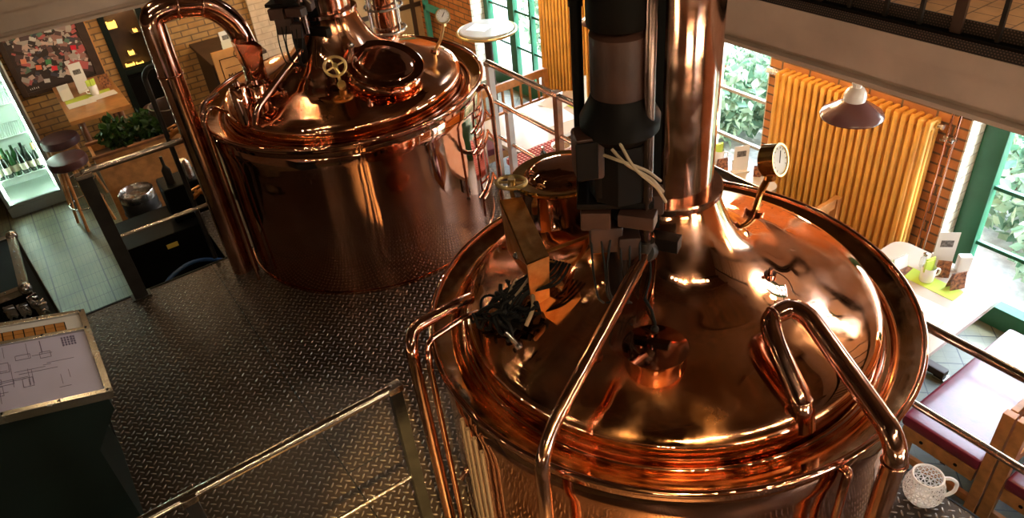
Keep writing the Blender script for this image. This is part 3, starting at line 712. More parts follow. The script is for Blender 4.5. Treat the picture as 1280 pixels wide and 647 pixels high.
# ------------------------------------------------------------------ agitator drives
def agitator(label):
    a = thing('agitator_drive', label, 'motor', (1.425, 1.61, 1.55), 'agitator drives')
    c = (1.425, 1.61); rx = V((.749, -.663, 0)); cf = V((-.663, -.749, 0)); rz = math.atan2(rx.y, rx.x)
    S = .8; Q = lambda u, v, z: V((c[0], c[1], z))+rx*u*S+cf*v*S
    MB().lathe([(0, 2.36), (0.0944, 2.36), (0.0976, 2.37), (0.0976, 2.62), (0.08, 2.66), (0, 2.66)], (*c, 0), 40).build('fan_cover', MOTORD, a)
    m = MB(); m.lathe([(0, 2.15), (0.088, 2.15), (0.0896, 2.16), (0.0896, 2.335), (0.072, 2.35), (0, 2.36)], (*c, 0), 40)
    mt = m.build('motor_can', MOTORB, a)
    MB().lathe([(0, 2.0), (0.088, 2.0), (0.124, 2.035), (0.1264, 2.075), (0.096, 2.13), (0.0896, 2.15), (0, 2.15)], (*c, 0), 40).build('bell_flange', MOTORD, a)
    MB().box(Q(0, 0, 1.90), (.176, .15, .22), rz, bev=.03).lathe([(0.1, 1.80), (0.1, 2.0)], (*c, 0), 8).build('gearbox', MOTORD, a)
    tb = MB().box(Q(-.125, .06, 1.97), (.09, .10, .15), rz+.25, bev=.012).build('terminal_box', MOTORB, a)
    MB().box(Q(-.125, .13, 1.97), (.07, .01, .13), rz+.25, bev=.004).build('cover', MOTORD, tb)
    m = MB()
    for i in range(3):
        u = -.06+i*.03
        m.tube([Q(u, .15, 2.0+.02*i), Q(u+.05, .19, 2.0-.015*i), Q(.1+.02*i, .16, 1.95-.03*i), Q(.16+.012*i, .05, 1.86-.04*i)], .005, 8, .04)
    m.build('gland_cable', CREAM, a)
    MB().box(Q(-.02, -.02, 1.785), (.25, .18, .022), rz, bev=.004).build('base_plate', MOTORD, a)
    MB().box(Q(.07, .10, 1.745), (.12, .065, .05), rz-.25, bev=.006).box(Q(.14, .0, 1.765), (.06, .08, .075), rz, bev=.006).build('mounting_block', MOTORR, a)
    MB().box(Q(-.10, .04, 1.73), (.10, .10, .07), rz, bev=.006).build('mounting_block', MOTORB, a)
    MB().box(Q(-.06, .06, 1.655), (.11, .07, .10), rz+.1, bev=.008).box(Q(.035, .07, 1.625), (.075, .07, .09), rz+.1, bev=.008).build('support_foot', MOTORR, a)
    MB().cyl(Q(-.01, 0, 1.30), Q(-.01, 0, 1.8), .035).box(Q(.1, -.06, 1.58), (.26, .05, .05), rz-.35).build('drive_shaft', MOTORD, a)
    MB().box((1.55, 1.60, 3.2), (.068, .03, 3.18), rz).build('reflection_strip', BLACK, a)  # added black strip standing in for a dark reflection on the copper column
    MB().cyl((1.452, 1.512, 1.60), (1.452, 1.512, 4.75), .0195, seg=20).build('hanger_rod', RODM, a)
    MB().cyl((1.38, 1.755, 1.70), (1.385, 1.76, 2.40), .0185, seg=20).lathe([(.022, 2.39), (.022, 2.41), (0, 2.413)], (1.385, 1.76, 0), 20).box((1.40, 1.71, 1.72), (.03, .12, .03), .3).build('side_pole', MOTORD, a)
    MB().tube([(1.385, 1.76, 2.41), (1.39, 1.75, 2.47), (1.43, 1.70, 2.49), (1.45, 1.66, 2.42)], .006, 8, .03).build('control_cable', BLACKG, a)
    MB().tube([(1.385, 1.76, 2.40), (1.36, 1.78, 2.5), (1.35, 1.78, 2.7)], .005, 8).build('control_cable', BLACKG, a)
    rnd = random.Random(5)
    for i in range(6):
        u = -.12+i*.04
        MB().tube([Q(u, .1, 1.66), Q(u+rnd.uniform(-.02, .02), .15, 1.56), Q(u+rnd.uniform(-.05, .05), .17, 1.45), Q(u+rnd.uniform(-.08, .08), .12, 1.40)], .004, 8, .05).build('control_cable', BLACKG, a)
    return a
RODM = P('brown rod', (.30, .20, .17), .2, 1., noise_amt=.3, nscale=20)
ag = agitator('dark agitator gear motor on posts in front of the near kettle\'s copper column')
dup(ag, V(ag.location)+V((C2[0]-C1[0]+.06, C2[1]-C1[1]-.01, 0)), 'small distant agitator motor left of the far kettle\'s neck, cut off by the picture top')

# cable tangle on the near dome
cb = thing('cable_bundle', 'tangle of dark cables with pale ties lying on the near kettle\'s left shoulder', 'cable', (1.09, 1.93, 1.24))
rnd = random.Random(11); m = MB()
def near_dome(x, y, h): return V((x, y, dome_z(min(.8, math.hypot(x-C1[0], y-C1[1])))+h))
for i in range(26):
    x, y = 1.03+rnd.uniform(0, .09), 1.98-rnd.uniform(0, .17); pts = []
    a = rnd.uniform(0, 6.28)
    for j in range(6):
        pts.append(near_dome(x, y, rnd.uniform(.02, .085))); a += rnd.uniform(-1.2, 1.2); x += .032*math.cos(a); y += .032*math.sin(a)
        x = max(1.0, min(1.18, x)); y = max(1.78, min(2.05, y))
    m.tube(pts, rnd.uniform(.004, .009), 7, .02, 3)
m.build('cable', BLACKG, cb)
m = MB()
for i in range(8):
    y0 = 1.99-i*.022; q = [near_dome(1.10, y0, .05), near_dome(1.18, y0-.03+.01*i, .07), near_dome(1.27+.02*(i % 3), y0-.04, .06), near_dome(1.36, 1.96-.02*i, .05+.004*i)]
    m.tube(q, .0055, 7, .05, 4)
m.build('cable', BLACKG, cb)
for pts, wd in (([(1.12, 1.90), (1.17, 1.90), (1.23, 1.92), (1.27, 1.96)], .008), ([(1.10, 1.76), (1.15, 1.78), (1.19, 1.83), (1.205, 1.87)], .008), ([(1.13, 1.93), (1.17, 1.95), (1.21, 1.97)], .006)):
    MB().tube([near_dome(x, y, .05+.02*math.sin(i*1.1)) for i, (x, y) in enumerate(pts)], wd, 8, .04, 5).build('tie', CREAM, cb)
for x, y in ((1.02, 1.96), (1.06, 1.87), (1.09, 1.80), (1.13, 1.85)): MB().box(near_dome(x, y, .045), (.03, .045, .03), x*9, bev=.005).build('connector', BLACK, cb)
m = MB(); m.tube([(1.035, 1.80, 1.275), (1.045, 1.77, 1.25), (1.055, 1.755, 1.22)], .011, 10).sphere((1.056, 1.752, 1.225), .017).build('lead_end', STEEL, cb)

# clear tubes standing against the near kettle
st = thing('sight_tube', 'bundle of clear plastic tubes standing at the near kettle\'s left side', 'tube', (.77, 1.62, 0))
for dx, dy, h in ((0, .12, 1.02), (.0, .085, 1.0), (.0, .04, .99), (.0, .0, .95)):
    dx = C1[0]-math.sqrt(.966**2-(1.64+dy-C1[1])**2)-.735
    MB().lathe([(.0095, 0), (.0095, h), (.0075, h), (.0075, 0)], (.735+dx, 1.64+dy, 0), 14, closed=True).build('tube', TUBEG, st)
m = MB(); m.box((.735, 1.665, .03), (.07, .2, .06)).build('foot', BLACK, st)

# ------------------------------------------------------------------ platform railings
def railing(label, rails, posts, loc, mrail=RAILM):
    g = thing('railing', label, 'railing', loc, 'platform railings')
    for a, b, r in rails: MB().cyl(a, b, r, seg=20).sphere(a, r, seg=16).sphere(b, r, seg=16).build('rail', mrail, g)
    for (x, y), z1, (sx, sy), mt in posts:
        p = MB().bb(x-sx/2, x+sx/2, y-sy/2, y+sy/2, 0, z1, .003).build('post', mt, g)
        MB().bb(x-sx/2-.006, x+sx/2+.006, y-sy/2-.006, y+sy/2+.006, z1-.02, z1+.012, .004).build('cap', RAILM, p)
        MB().bb(x-sx/2-.02, x+sx/2+.02, y-sy/2-.02, y+sy/2+.02, 0, .012, .003).build('foot_plate', DSTEEL, p)
    return g
railing('steel railing across the bottom of the picture with dark flat posts', [((-.75, 2.09, 1.0), (.645, 2.09, 1.0), .021), ((-.75, 2.09, .47), (.645, 2.09, .47), .013)],
        [((-.15, 2.09), 1.005, (.045, .05), DSTEEL), ((.665, 2.09), 1.005, (.05, .035), DSTEEL)], (-.15, 2.09, 0))
railing('railing with dark posts in front of the keg, left of the far kettle', [((.0, 5.09, 1.0), (.70, 5.09, 1.0), .022), ((.0, 5.07, .5), (.71, 5.07, .5), .014)],
        [((-.01, 5.08), .99, (.09, .05), DSTEEL), ((.735, 5.08), 1.0, (.08, .05), DSTEEL)], (0, 5.08, 0))
g = railing('railing with grey posts right of the far kettle beside the red check table', [((2.82, 2.0, 1.0), (2.82, 4.68, 1.0), .023), ((2.82, 2.0, .7), (2.82, 4.62, .7), .017), ((2.82, 2.0, .4), (2.82, 4.62, .4), .015)],
        [((2.82, 4.66), 1.0, (.05, .05), GPOST), ((2.82, 4.45), .69, (.05, .05), GPOST), ((2.82, 3.82), 1.02, (.045, .05), WOOD_B), ((2.82, 2.9), 1.0, (.045, .05), GPOST), ((2.82, 2.02), 1.0, (.045, .05), GPOST)], (2.82, 4.66, 0))
railing('low railing of two tubes at right, in front of the red bench', [((2.6, -.4, .91), (2.6, 1.17, .91), .021), ((2.6, -.4, .485), (2.6, 1.17, .485), .017)],
        [((2.6, 1.15), .92, (.035, .035), GPOST), ((2.6, -.35), .92, (.04, .04), GPOST)], (2.6, 1.15, 0))

# ------------------------------------------------------------------ control desk
dk = thing('control_desk', 'dark green control desk with a sloping framed flow diagram at lower left', 'control desk', (-.62, 3.3, 0))
MB().prism([(-1.6, 2.985, 0.03), (-.43, 2.985, 0.03), (-.43, 2.985, .62), (-.30, 2.985, .80), (-.30, 2.985, .885), (-1.6, 2.985, 1.262)], (0, .67, 0)).bb(-1.58, -.46, 3.0, 3.63, 0, .04).build('cabinet', DGREEN, dk, smooth=False)
ang = math.atan(.29)
Rt = Matrix.Rotation(ang, 3, 'Y')
def tp(u, y, h=0): return V((-.27, y, .9))+V((-math.cos(ang), 0, math.sin(ang)))*u+V((math.sin(ang), 0, math.cos(ang)))*h
def slab(m, u0, u1, y0, y1, h0, h1, bev=0): return m.box(tp((u0+u1)/2, (y0+y1)/2, (h0+h1)/2), (u1-u0, y1-y0, h1-h0), rot=Rt, bev=bev)
m = MB()
for a in ((0, 1.35, 2.96, 2.99), (0, 1.35, 3.655, 3.685), (0, 1.35, 3.495, 3.52), (0, .03, 2.96, 3.685)): slab(m, *a, -.03, .012, .003)
fr = m.build('frame', STEEL, dk)
m = MB()
for u in (.02, .2, .4, .6, .8):
    for y in (2.975, 3.67, 3.508): q = tp(u, y, .012); m.cyl(q, q+V((math.sin(ang), 0, math.cos(ang)))*.004, .005, seg=10)
m.build('screws', BLACK, fr)
slab(MB(), .03, 1.35, 2.99, 3.495, -.012, .0).build('diagram_sheet', PAPERB, dk)
slab(MB(), .03, 1.35, 3.52, 3.655, -.012, .0).build('legend_sheet', PAPER, dk)
m = MB(); rnd = random.Random(3)
for i in range(95):
    u = .08+rnd.random()*1.1; y = 3.03+rnd.random()*.42; L = .03+.12*rnd.random()
    if rnd.random() < .5: slab(m, u, u+L, y, y+.002, 0, .0012)
    else: slab(m, u, u+.002, y, min(y+L, 3.48), 0, .0012)
for i in range(26):
    u = .1+rnd.random()*.9; y = 3.05+rnd.random()*.34; a, b = .03+.04*rnd.random(), .03+.05*rnd.random()
    for s in ((u, u+a, y, y+.0022), (u, u+a, y+b, y+b+.0022), (u, u+.0022, y, y+b), (u+a, u+a+.0022, y, y+b)): slab(m, *s, 0, .0012)
for i in range(5):
    for j in range(4): slab(m, .075+i*.012, .083+i*.012, 3.40+j*.02, 3.414+j*.02, 0, .0012)
m.build('flow_lines', INK, dk, smooth=False)
m = MB()
for i in range(24):
    for j in range(2): slab(m, .10+i*.042, .137+i*.042, 3.535+j*.036, 3.567+j*.036, 0, .003)
m.build('tag_strip', STRIP, dk, smooth=False)
m = MB(); slab(m, .095, 1.12, 3.53, 3.608, 0, .0015); m.build('tag_backing', BLACK, dk, smooth=False)

# ------------------------------------------------------------------ flight case at the left edge
fc = thing('flight_case', 'black case with riveted metal edging at the left edge, above the control desk', 'case', (-1.15, 6.0, ZF))
MB().bb(-1.7, -.67, 5.64, 6.53, ZF, .085).build('body', BLACK, fc, smooth=False)
m = MB(); e_ = .035
for a in ((-1.7, -.65, 5.62, 5.62+.06), (-1.7, -.65, 6.49, 6.55), (-.71, -.65, 5.62, 6.55)): m.bb(*a, .05, .1, .004)
m.bb(-.685, -.645, 5.62, 5.66, ZF, .1, .004).bb(-.685, -.645, 6.51, 6.55, ZF, .1, .004).bb(-1.7, -.65, 5.612, 5.64, -.35, -.30)
ed = m.build('edging', RAILM, fc)
m = MB()
for y in [5.75+.12*i for i in range(7)]: m.sphere((-.68, y, .1), .008, .6, 10)
for x in [-.8-.12*i for i in range(6)]: m.sphere((x, 5.65, .1), .008, .6, 10)
m.build('rivets', STEEL, ed)
for y in (5.64, 6.53): MB().sphere((-.675, y, .085), .045, seg=20).build('corner_ball', STEEL, fc)
m = MB()
for i, (x, y, z, rz) in enumerate(((-.66, 5.585, .0, .3), (-.74, 5.59, -.04, .0), (-.82, 5.59, -.02, -.2), (-.63, 5.60, -.08, .9))):
    m.box((x, y, z), (.07, .012, .10), rz, bev=.004).tube([(x-.03, y-.02, z+.03), (x, y-.05, z+.05), (x+.03, y-.02, z+.03)], .008, 8, .02).tube([(x-.02, y-.02, z-.05), (x, y-.045, z), (x+.02, y-.02, z-.05)], .008, 8, .02)
m.build('butterfly_latch', STEEL, fc)

# ------------------------------------------------------------------ things behind the left railing
cbx = thing('equipment_cabinet', 'low black equipment cabinet with yellow stickers behind the left railing', 'cabinet', (.5, 6.1, ZF))
MB().bb(.02, 1.0, 5.9, 6.42, ZF, -.06, .01).build('body', BLACK, cbx)
for (x, z, rz) in ((.36, -.16, .0), (.72, -.18, .0)):
    MB().bb(x-.045, x+.045, 5.894, 5.899, z-.02, z+.02).build('sticker', YELLOW, cbx, smooth=False)
tag(MB().tube([(.06, 5.6, ZF+.02), (.08, 5.62, -.45), (.2, 5.66, -.3), (.45, 5.72, -.25), (.8, 5.7, -.42), (1.0, 5.7, ZF+.02)], .016, 10, .12).build('hose', BLUEH, origin=(.06, 5.6, ZF)), 'blue hose looping below the left railing beside the platform edge', 'hose')
pm = thing('pump', 'dark pump with a bright metal cylinder standing behind the left railing', 'pump', (.62, 6.15, -.06))
MB().bb(.46, .78, 6.02, 6.3, -.06, .26, .02).build('housing', BLACK, pm)
MB().lathe([(.05, .26), (.05, .40), (.03, .43), (0, .43)], (.69, 6.1, 0), 28).build('cylinder', STEEL, pm)
MB().lathe([(.035, .26), (.035, .38), (.012, .42), (.012, .5), (0, .5)], (.55, 6.12, 0), 24).build('oil_cup', DSTEEL, pm)
rp = thing('riser_pipe', 'thin dark pipe with two copper valves beside the swan neck', 'pipe', (.557, 5.19, 0))
MB().tube([(.557, 5.19, .004), (.557, 5.19, 1.44), (.59, 5.14, 1.50), (.645, 4.985, 1.56)], .017, 12, .03).build('pipe', DSTEEL, rp)
for z in (1.0, .52):
    v = MB().tube([(.557, 5.19, z), (.62, 5.22, z+.02), (.72, 5.24, z+.04)], .018, 12, .02).cyl((.60, 5.21, z+.0), (.60, 5.21, z+.05), .012).box((.60, 5.21, z+.06), (.09, .018, .014), .5, bev=.004).cyl((.655, 5.225, z-.012), (.68, 5.235, z+.06), .026).build('valve', COPPER_O, rp)
# keg
ck = thing('bottle_crate', 'dark crate beneath the steel keg behind the left railing', 'crate', (.31, 6.75, ZF))
m = MB()
for z in (ZF+.04, ZF+.14): m.bb(.10, .52, 6.58, 6.60, z-.04, z+.04).bb(.10, .52, 6.90, 6.92, z-.04, z+.04).bb(.10, .12, 6.6, 6.9, z-.04, z+.04).bb(.50, .52, 6.6, 6.9, z-.04, z+.04)
m.bb(.10, .52, 6.58, 6.92, ZF, ZF+.015).bb(.10, .52, 6.58, 6.92, ZF+.18, ZF+.195); m.build('slats', WOOD_D, ck, smooth=False)
kg = thing('keg', 'steel beer keg with a dished top behind the left railing', 'keg', (.31, 6.75, ZF+.195))
MB().lathe([(0, -.60), (.12, -.60), (.145, -.57), (.15, -.4), (.158, -.39), (.158, -.375), (.15, -.365), (.15, -.2), (.158, -.19), (.158, -.175), (.15, -.165), (.15, -.08), (.14, -.055), (.10, -.045), (0, -.04)], (.31, 6.75, 0), 48).build('barrel', DSTEEL, kg)
MB().lathe([(.132, -.07), (.15, -.06), (.152, .0), (.145, .012), (.137, .0), (.132, -.06)], (.31, 6.75, 0), 48, closed=True).lathe([(0, -.04), (.1, -.042), (.13, -.05), (.13, -.055), (0, -.055)], (.31, 6.75, 0), 48).build('chime', STEEL, kg)
MB().lathe([(.03, -.04), (.03, -.015), (.018, -.01), (0, -.01)], (.31, 6.75, 0), 24).build('spear_fitting', STEEL, kg)
# planter partition
pl = thing('planter_box', 'orange wooden planter partition between keg and bar table', 'planter', (.55, 7.15, ZF))
MB().bb(.12, 1.02, 6.97, 6.995, ZF, .30).bb(.12, 1.02, 7.31, 7.335, ZF, .30).bb(.12, .145, 6.995, 7.31, ZF, .30).bb(.995, 1.02, 6.995, 7.31, ZF, .30).bb(.145, .995, 6.995, 7.31, .08, .10).build('boards', WOOD_O, pl, smooth=False)
MB().bb(.145, .995, 6.995, 7.31, .10, .24).build('soil', WOOD_D, pl, smooth=False)
MB().bb(.105, 1.035, 6.955, 6.995, .30, .325, .005).bb(.105, 1.035, 7.31, 7.35, .30, .325, .005).build('cap_rail', WOOD_B, pl)
for i, (x, h, lb) in enumerate(((.38, .25, 'leafy potted herb at the left end of the planter by the bar table'), (.64, .22, 'leafy herb in the middle of the orange planter'))):
    shrub('planter_herb', lb, (x, 7.15, .242), .14, h, 420, .075, LEAF_P, 'herbs in the planter', 'plant', seed=40+i)
wb = tag(MB().lathe([(.16, .235), (.185, .40), (.19, .52), (.18, .52), (.172, .40), (.15, .25)], (.89, 7.17, 0), 40, closed=True).build('basket', WOOD_D, origin=(.89, 7.17, .235)), 'dark round basket rim among the planter greens beside the swan neck', 'basket')

# ------------------------------------------------------------------ bottle fridge
fr = thing('bottle_fridge', 'lit glass-door bottle fridge at the left edge against the brick wall', 'fridge', (-.53, 9.1, ZF))
x0, x1, y0, y1 = -.82, -.25, 8.86, 9.42
MB().bb(x0, x0+.03, y0, y1, ZF, 1.15).bb(x1-.03, x1, y0, y1, ZF, 1.15).bb(x0+.03, x1-.03, y1-.03, y1, ZF, 1.15).bb(x0+.03, x1-.03, y0, y1-.03, 1.1, 1.15).bb(x0+.03, x1-.03, y0, y1-.03, ZF, ZF+.14).build('cabinet', FRIDGE_IN, fr, smooth=False)
d_ = MB().bb(x0, x0+.035, y0-.035, y0-.002, ZF+.13, 1.15, .004).bb(x1-.035, x1, y0-.035, y0-.002, ZF+.13, 1.15, .004).bb(x0+.035, x1-.035, y0-.035, y0-.002, ZF+.13, ZF+.16, .004).bb(x0+.035, x1-.035, y0-.035, y0-.002, 1.1, 1.15, .004).build('door', FRIDGE_S, fr)
MB().bb(x0+.035, x1-.035, y0-.02, y0-.014, ZF+.16, 1.1).build('pane', GLASSF, d_, smooth=False)
m = MB().bb(x0, x1, y0-.03, y0-.001, ZF+.01, ZF+.125, .004)
for i in range(5): m.bb(x0+.08, x1-.08, y0-.034, y0-.03, ZF+.035+i*.016, ZF+.042+i*.016)
m.build('grille', FRIDGE_S, fr)
SHZ = (-.40, .03, .36, .70)
for z in SHZ:
    m = MB().bb(x0+.035, x1-.035, y0+.03, y0+.045, z-.012, z+.012).bb(x0+.035, x1-.035, y1-.06, y1-.05, z-.01, z)
    for i in range(24): x = x0+.045+i*.0205; m.bb(x, x+.005, y0+.04, y1-.05, z-.006, z)
    m.build('shelf', FRIDGE_IN, fr, smooth=False)
MB().cyl((x0+.06, y0+.05, 1.07), (x1-.06, y0+.05, 1.07), .012).build('light_tube', LED, fr)
MB().cyl((x0+.05, y0+.03, ZF+.2), (x0+.05, y0+.03, 1.05), .007).build('light_tube', LED, fr)
MB().cyl((x1-.05, y0+.03, ZF+.2), (x1-.05, y0+.03, 1.05), .007).build('light_tube', LED, fr)
def bottle(loc, label, gmat, foil, group, h=.29):
    t = thing('bottle', label, 'bottle', loc, group)
    k = h/.29
    g = MB().lathe([(0, 0), (.034*k, 0), (.037*k, .006*k), (.037*k, .16*k), (.033*k, .19*k), (.017*k, .225*k), (.0145*k, .28*k), (.016*k, .283*k), (.016*k, .29*k), (0, .29*k)], loc, 24).build('glass', gmat, t)
    MB().lathe([(.0375*k, .05*k), (.0382*k, .05*k), (.0382*k, .125*k), (.0375*k, .125*k)], loc, 24, closed=True).build('label_band', LABEL, t)
    if foil: MB().lathe([(.0185*k, .228*k), (.0165*k, .28*k), (.0175*k, .292*k), (0, .294*k), (0, .285*k)], loc, 20).build('foil', FOIL, t)
    return t
ZS = SHZ[0]+.001
bt1 = bottle((-.74, 8.95, ZS), 'dark bottle at the left end of the fridge shelf, front row', GB2, False, 'bottles in the fridge')
bt2 = bottle((-.655, 8.955, ZS), 'gold-foiled dark bottle second from left on the fridge shelf', GB2, True, 'bottles in the fridge')
bt3 = bottle((-.575, 8.97, ZS), 'bright green bottle left of the middle of the fridge shelf', GB1, False, 'bottles in the fridge')
dup(bt1, (-.49, 8.955, ZS), 'dark bottle with cream label in the middle of the fridge shelf', group='bottles in the fridge')
dup(bt1, (-.41, 8.96, ZS), 'dark bottle second from the right on the fridge shelf', group='bottles in the fridge')
dup(bt2, (-.335, 8.95, ZS), 'gold-foiled bottle at the right end of the fridge shelf', group='bottles in the fridge')
dup(bt3, (-.62, 9.07, ZS), 'green bottle in the back row of the fridge shelf, left', group='bottles in the fridge')
dup(bt3, (-.53, 9.08, ZS), 'green bottle in the back row of the fridge shelf, centre', group='bottles in the fridge')
dup(bt1, (-.44, 9.07, ZS), 'dark bottle in the back row of the fridge shelf, right', group='bottles in the fridge')
bx = tag(MB().bb(-.78, -.63, 8.95, 9.1, .032, .19, .004).build('carton', P('pink white carton', (.78, .62, .58), .5, noise_amt=.7, nscale=12, col2=(.6, .08, .07)), origin=(-.70, 9.02, .032)), 'pale carton on the upper fridge shelf at the left edge', 'carton')

# ------------------------------------------------------------------ photo board
pb = thing('photo_board', 'dark framed board crowded with pinned snapshots on the brick wall', 'photo board', (.2, YB-.03, .2))
MB().bb(-.20, .63, YB-.03, YB-.002, .19, 1.3).build('board', P('board brown', (.045, .028, .022), .6), pb, smooth=False)
MB().bb(-.22, -.16, YB-.045, YB-.002, .17, 1.3, .004).bb(.56, .65, YB-.045, YB-.002, .17, 1.3, .004).bb(-.16, .56, YB-.045, YB-.002, .17, .21, .004).build('frame', WOOD_D, pb)
MB().bb(.652, .665, YB-.04, YB-.002, .17, 1.3).build('edge_strip', SIGNW, pb, smooth=False)
m = MB(); rnd = random.Random(21)
pal = [(.55, .5, .48), (.10, .06, .06), (.35, .18, .15), (.06, .06, .08), (.62, .45, .38), (.45, .40, .36), (.16, .08, .07), (.5, .12, .12), (.12, .22, .16), (.7, .66, .62), (.04, .03, .03), (.3, .22, .2)]
for i in range(330):
    x = -.13+rnd.random()*.66; z = .29+rnd.random()*.9; a, b = rnd.uniform(.012, .035), rnd.uniform(.01, .028); t = rnd.uniform(-.6, .6); yy = YB-.031-.00003*i
    if rnd.random() < .35: a, b = a*1.7, b*1.6
    cs, sn = math.cos(t), math.sin(t)
    m.quad([(x+p*cs-q*sn, yy, z+p*sn+q*cs) for p, q in ((-a, -b), (a, -b), (a, b), (-a, b))], rnd.choice(pal))
for x, z, c_ in ((.19, .40, (.75, .03, .05)), (.45, .56, (.7, .02, .05)), (.05, .45, (.8, .2, .1)), (.16, .48, (.08, .3, .12)), (-.06, .55, (.8, .28, .16)), (.35, .66, (.6, .66, .7))):
    m.quad([(x+p, YB-.043, z+q) for p, q in ((-.03, -.02), (.025, -.03), (.035, .02), (-.02, .03))], c_)
m.build('snapshots', PHOTO, pb, smooth=False)
m = MB()
for i in range(5): m.bb(-.12+i*.02, -.112+i*.02, YB-.034, YB-.031, .235, .25+.004*(i % 3))
m.build('caption', PAPER, pb, smooth=False)

# ------------------------------------------------------------------ furniture builders
def rbox(x0, x1, y0, y1, z0, z1, r, n=6):
    pts = []
    for cx, cy, a0 in ((x1-r, y1-r, 0), (x0+r, y1-r, PI/2), (x0+r, y0+r, PI), (x1-r, y0+r, 1.5*PI)):
        for i in range(n+1):
            a = a0+PI/2*i/n; pts.append((cx+r*math.cos(a), cy+r*math.sin(a), z0))
    return pts, (0, 0, z1-z0)
def dining_table(x0, x1, y0, y1, label):
    t = thing('dining_table', label, 'table', ((x0+x1)/2, (y0+y1)/2, ZF), 'dining tables by the windows')
    pts, d = rbox(x0, x1, y0, y1, -.085, -.05, .09); MB().prism(pts, d).build('tabletop', WHITE_T, t)
    for x in (x0+.24, x1-.2):
        ym = (y0+y1)/2
        MB().bb(x-.03, x+.03, ym-.05, ym+.05, ZF+.07, -.085, .004).bb(x-.03, x+.03, y0+.1, y1-.1, -.15, -.085, .004).build('trestle', WOOD_D, t)
        MB().bb(x-.035, x+.035, y0+.12, y1-.12, ZF+.02, ZF+.08, .015).build('foot', WOOD_D, t)
        for y in (y0+.15, y1-.15): MB().bb(x-.04, x+.04, y-.04, y+.04, ZF, ZF+.022, .004).build('glide', STEEL, t)
    MB().bb(x0+.27, x1-.23, (y0+y1)/2-.015, (y0+y1)/2+.015, -.6, -.52).build('stretcher', WOOD_D, t, smooth=False)
    return t
def bench(x0, x1, ys, sgn, label, nsp=9, cut=None):
    """ys = plane of the back; seat extends 0.46 m in direction sgn along y"""
    t = thing('bench', label, 'bench', ((x0+x1)/2, ys, ZF), 'upholstered benches by the windows')
    y = lambda d: ys+sgn*d
    Bx = lambda m, a, b, c, d, e, f, bev=0: m.bb(a, b, min(y(c), y(d)), max(y(c), y(d)), e, f, bev)
    Bx(MB(), x0, x1, .03, .48, -.43, -.35, .022).build('seat_cushion', LEATHER, t)
    m = MB(); Bx(m, x0+.005, x0+.035, .04, .46, -.52, -.43, .003); Bx(m, x1-.035, x1-.005, .04, .46, -.52, -.43, .003); Bx(m, x0+.035, x1-.035, .42, .45, -.52, -.43, .003); Bx(m, x0+.035, x1-.035, .04, .07, -.52, -.43, .003)
    ap = m.build('seat_frame', WOOD_O, t)
    m = MB()
    for d in (.14, .34): m.cyl((x0+.002, y(d), -.475), (x0+.008, y(d), -.475), .011, seg=12)
    m.build('bolts', BLACK, ap)
    for x in (x0+.005, x1-.055):
        Bx(MB(), x, x+.05, -.03, .03, ZF, .04, .004).build('back_post', WOOD_O, t)
        Bx(MB(), x, x+.05, .40, .455, ZF, -.52, .004).build('leg', WOOD_O, t)
        Bx(MB(), x+.01, x+.04, .03, .40, -.70, -.65, .003).build('stretcher', WOOD_O, t)
    Bx(MB(), x0+.055, x1-.055, -.018, .018, -.04, .045, .006).build('top_rail', WOOD_O, t)
    Bx(MB(), x0+.055, x1-.055, -.015, .015, -.34, -.27, .004).build('bottom_rail', WOOD_O, t)
    for i in range(nsp):
        x = x0+.12+(x1-x0-.24)*i/(nsp-1); Bx(MB(), x-.012, x+.012, -.01, .01, -.27, -.04, .003).build('spindle', WOOD_O, t)
    Bx(MB(), x0+.05, x1-.05, .2, .23, -.58, -.52).build('brace', WOOD_D, t, smooth=False)
    return t
def radiator(y0, y1, z0, z1, x0, label, n=22):
    t = thing('radiator', label, 'radiator', (x0+.06, (y0+y1)/2, z0), 'ochre radiators between the windows')
    m = MB(); p = (y1-y0)/n
    for i in range(n):
        y = y0+p*(i+.5)
        for dx in (.0, .05, .10):
            m.tube([(x0+.02+dx, y, z0+.04), (x0+.02+dx, y, z1-.03)], .0175, 10)
        for z in (z0+.035, z1-.035): m.bb(x0+.003, x0+.137, y-.02, y+.02, z-.035, z+.035, .016)
    m.tube([(x0+.07, y0-.005, z0+.035), (x0+.07, y1+.005, z0+.035)], .022, 12).tube([(x0+.07, y0-.005, z1-.035), (x0+.07, y1+.005, z1-.035)], .022, 12)
    m.build('sections', RAD, t)
    MB().cyl((x0+.07, y1, z1-.035), (x0+.07, y1+.03, z1-.035), .016).cyl((x0+.07, y1+.03, z1-.035), (x0+.07, y1+.06, z1-.035), .022).cyl((x0+.07, y1+.06, z1-.035), (x0+.07, y1+.11, z1-.035), .026, .021).build('valve_head', PORC, t)
    MB().cyl((x0+.07, y0-.03, z1-.035), (x0+.07, y0, z1-.035), .014).cyl((x0+.07, y0-.045, z1-.035), (x0+.07, y0-.03, z1-.035), .02, seg=6).build('vent_plug', STEEL, t)
    for y in (y0+.2, y1-.2): MB().bb(x0+.03, x0+.11, y-.02, y+.02, ZF, z0+.02).build('foot', RAD, t, smooth=False)
    return t
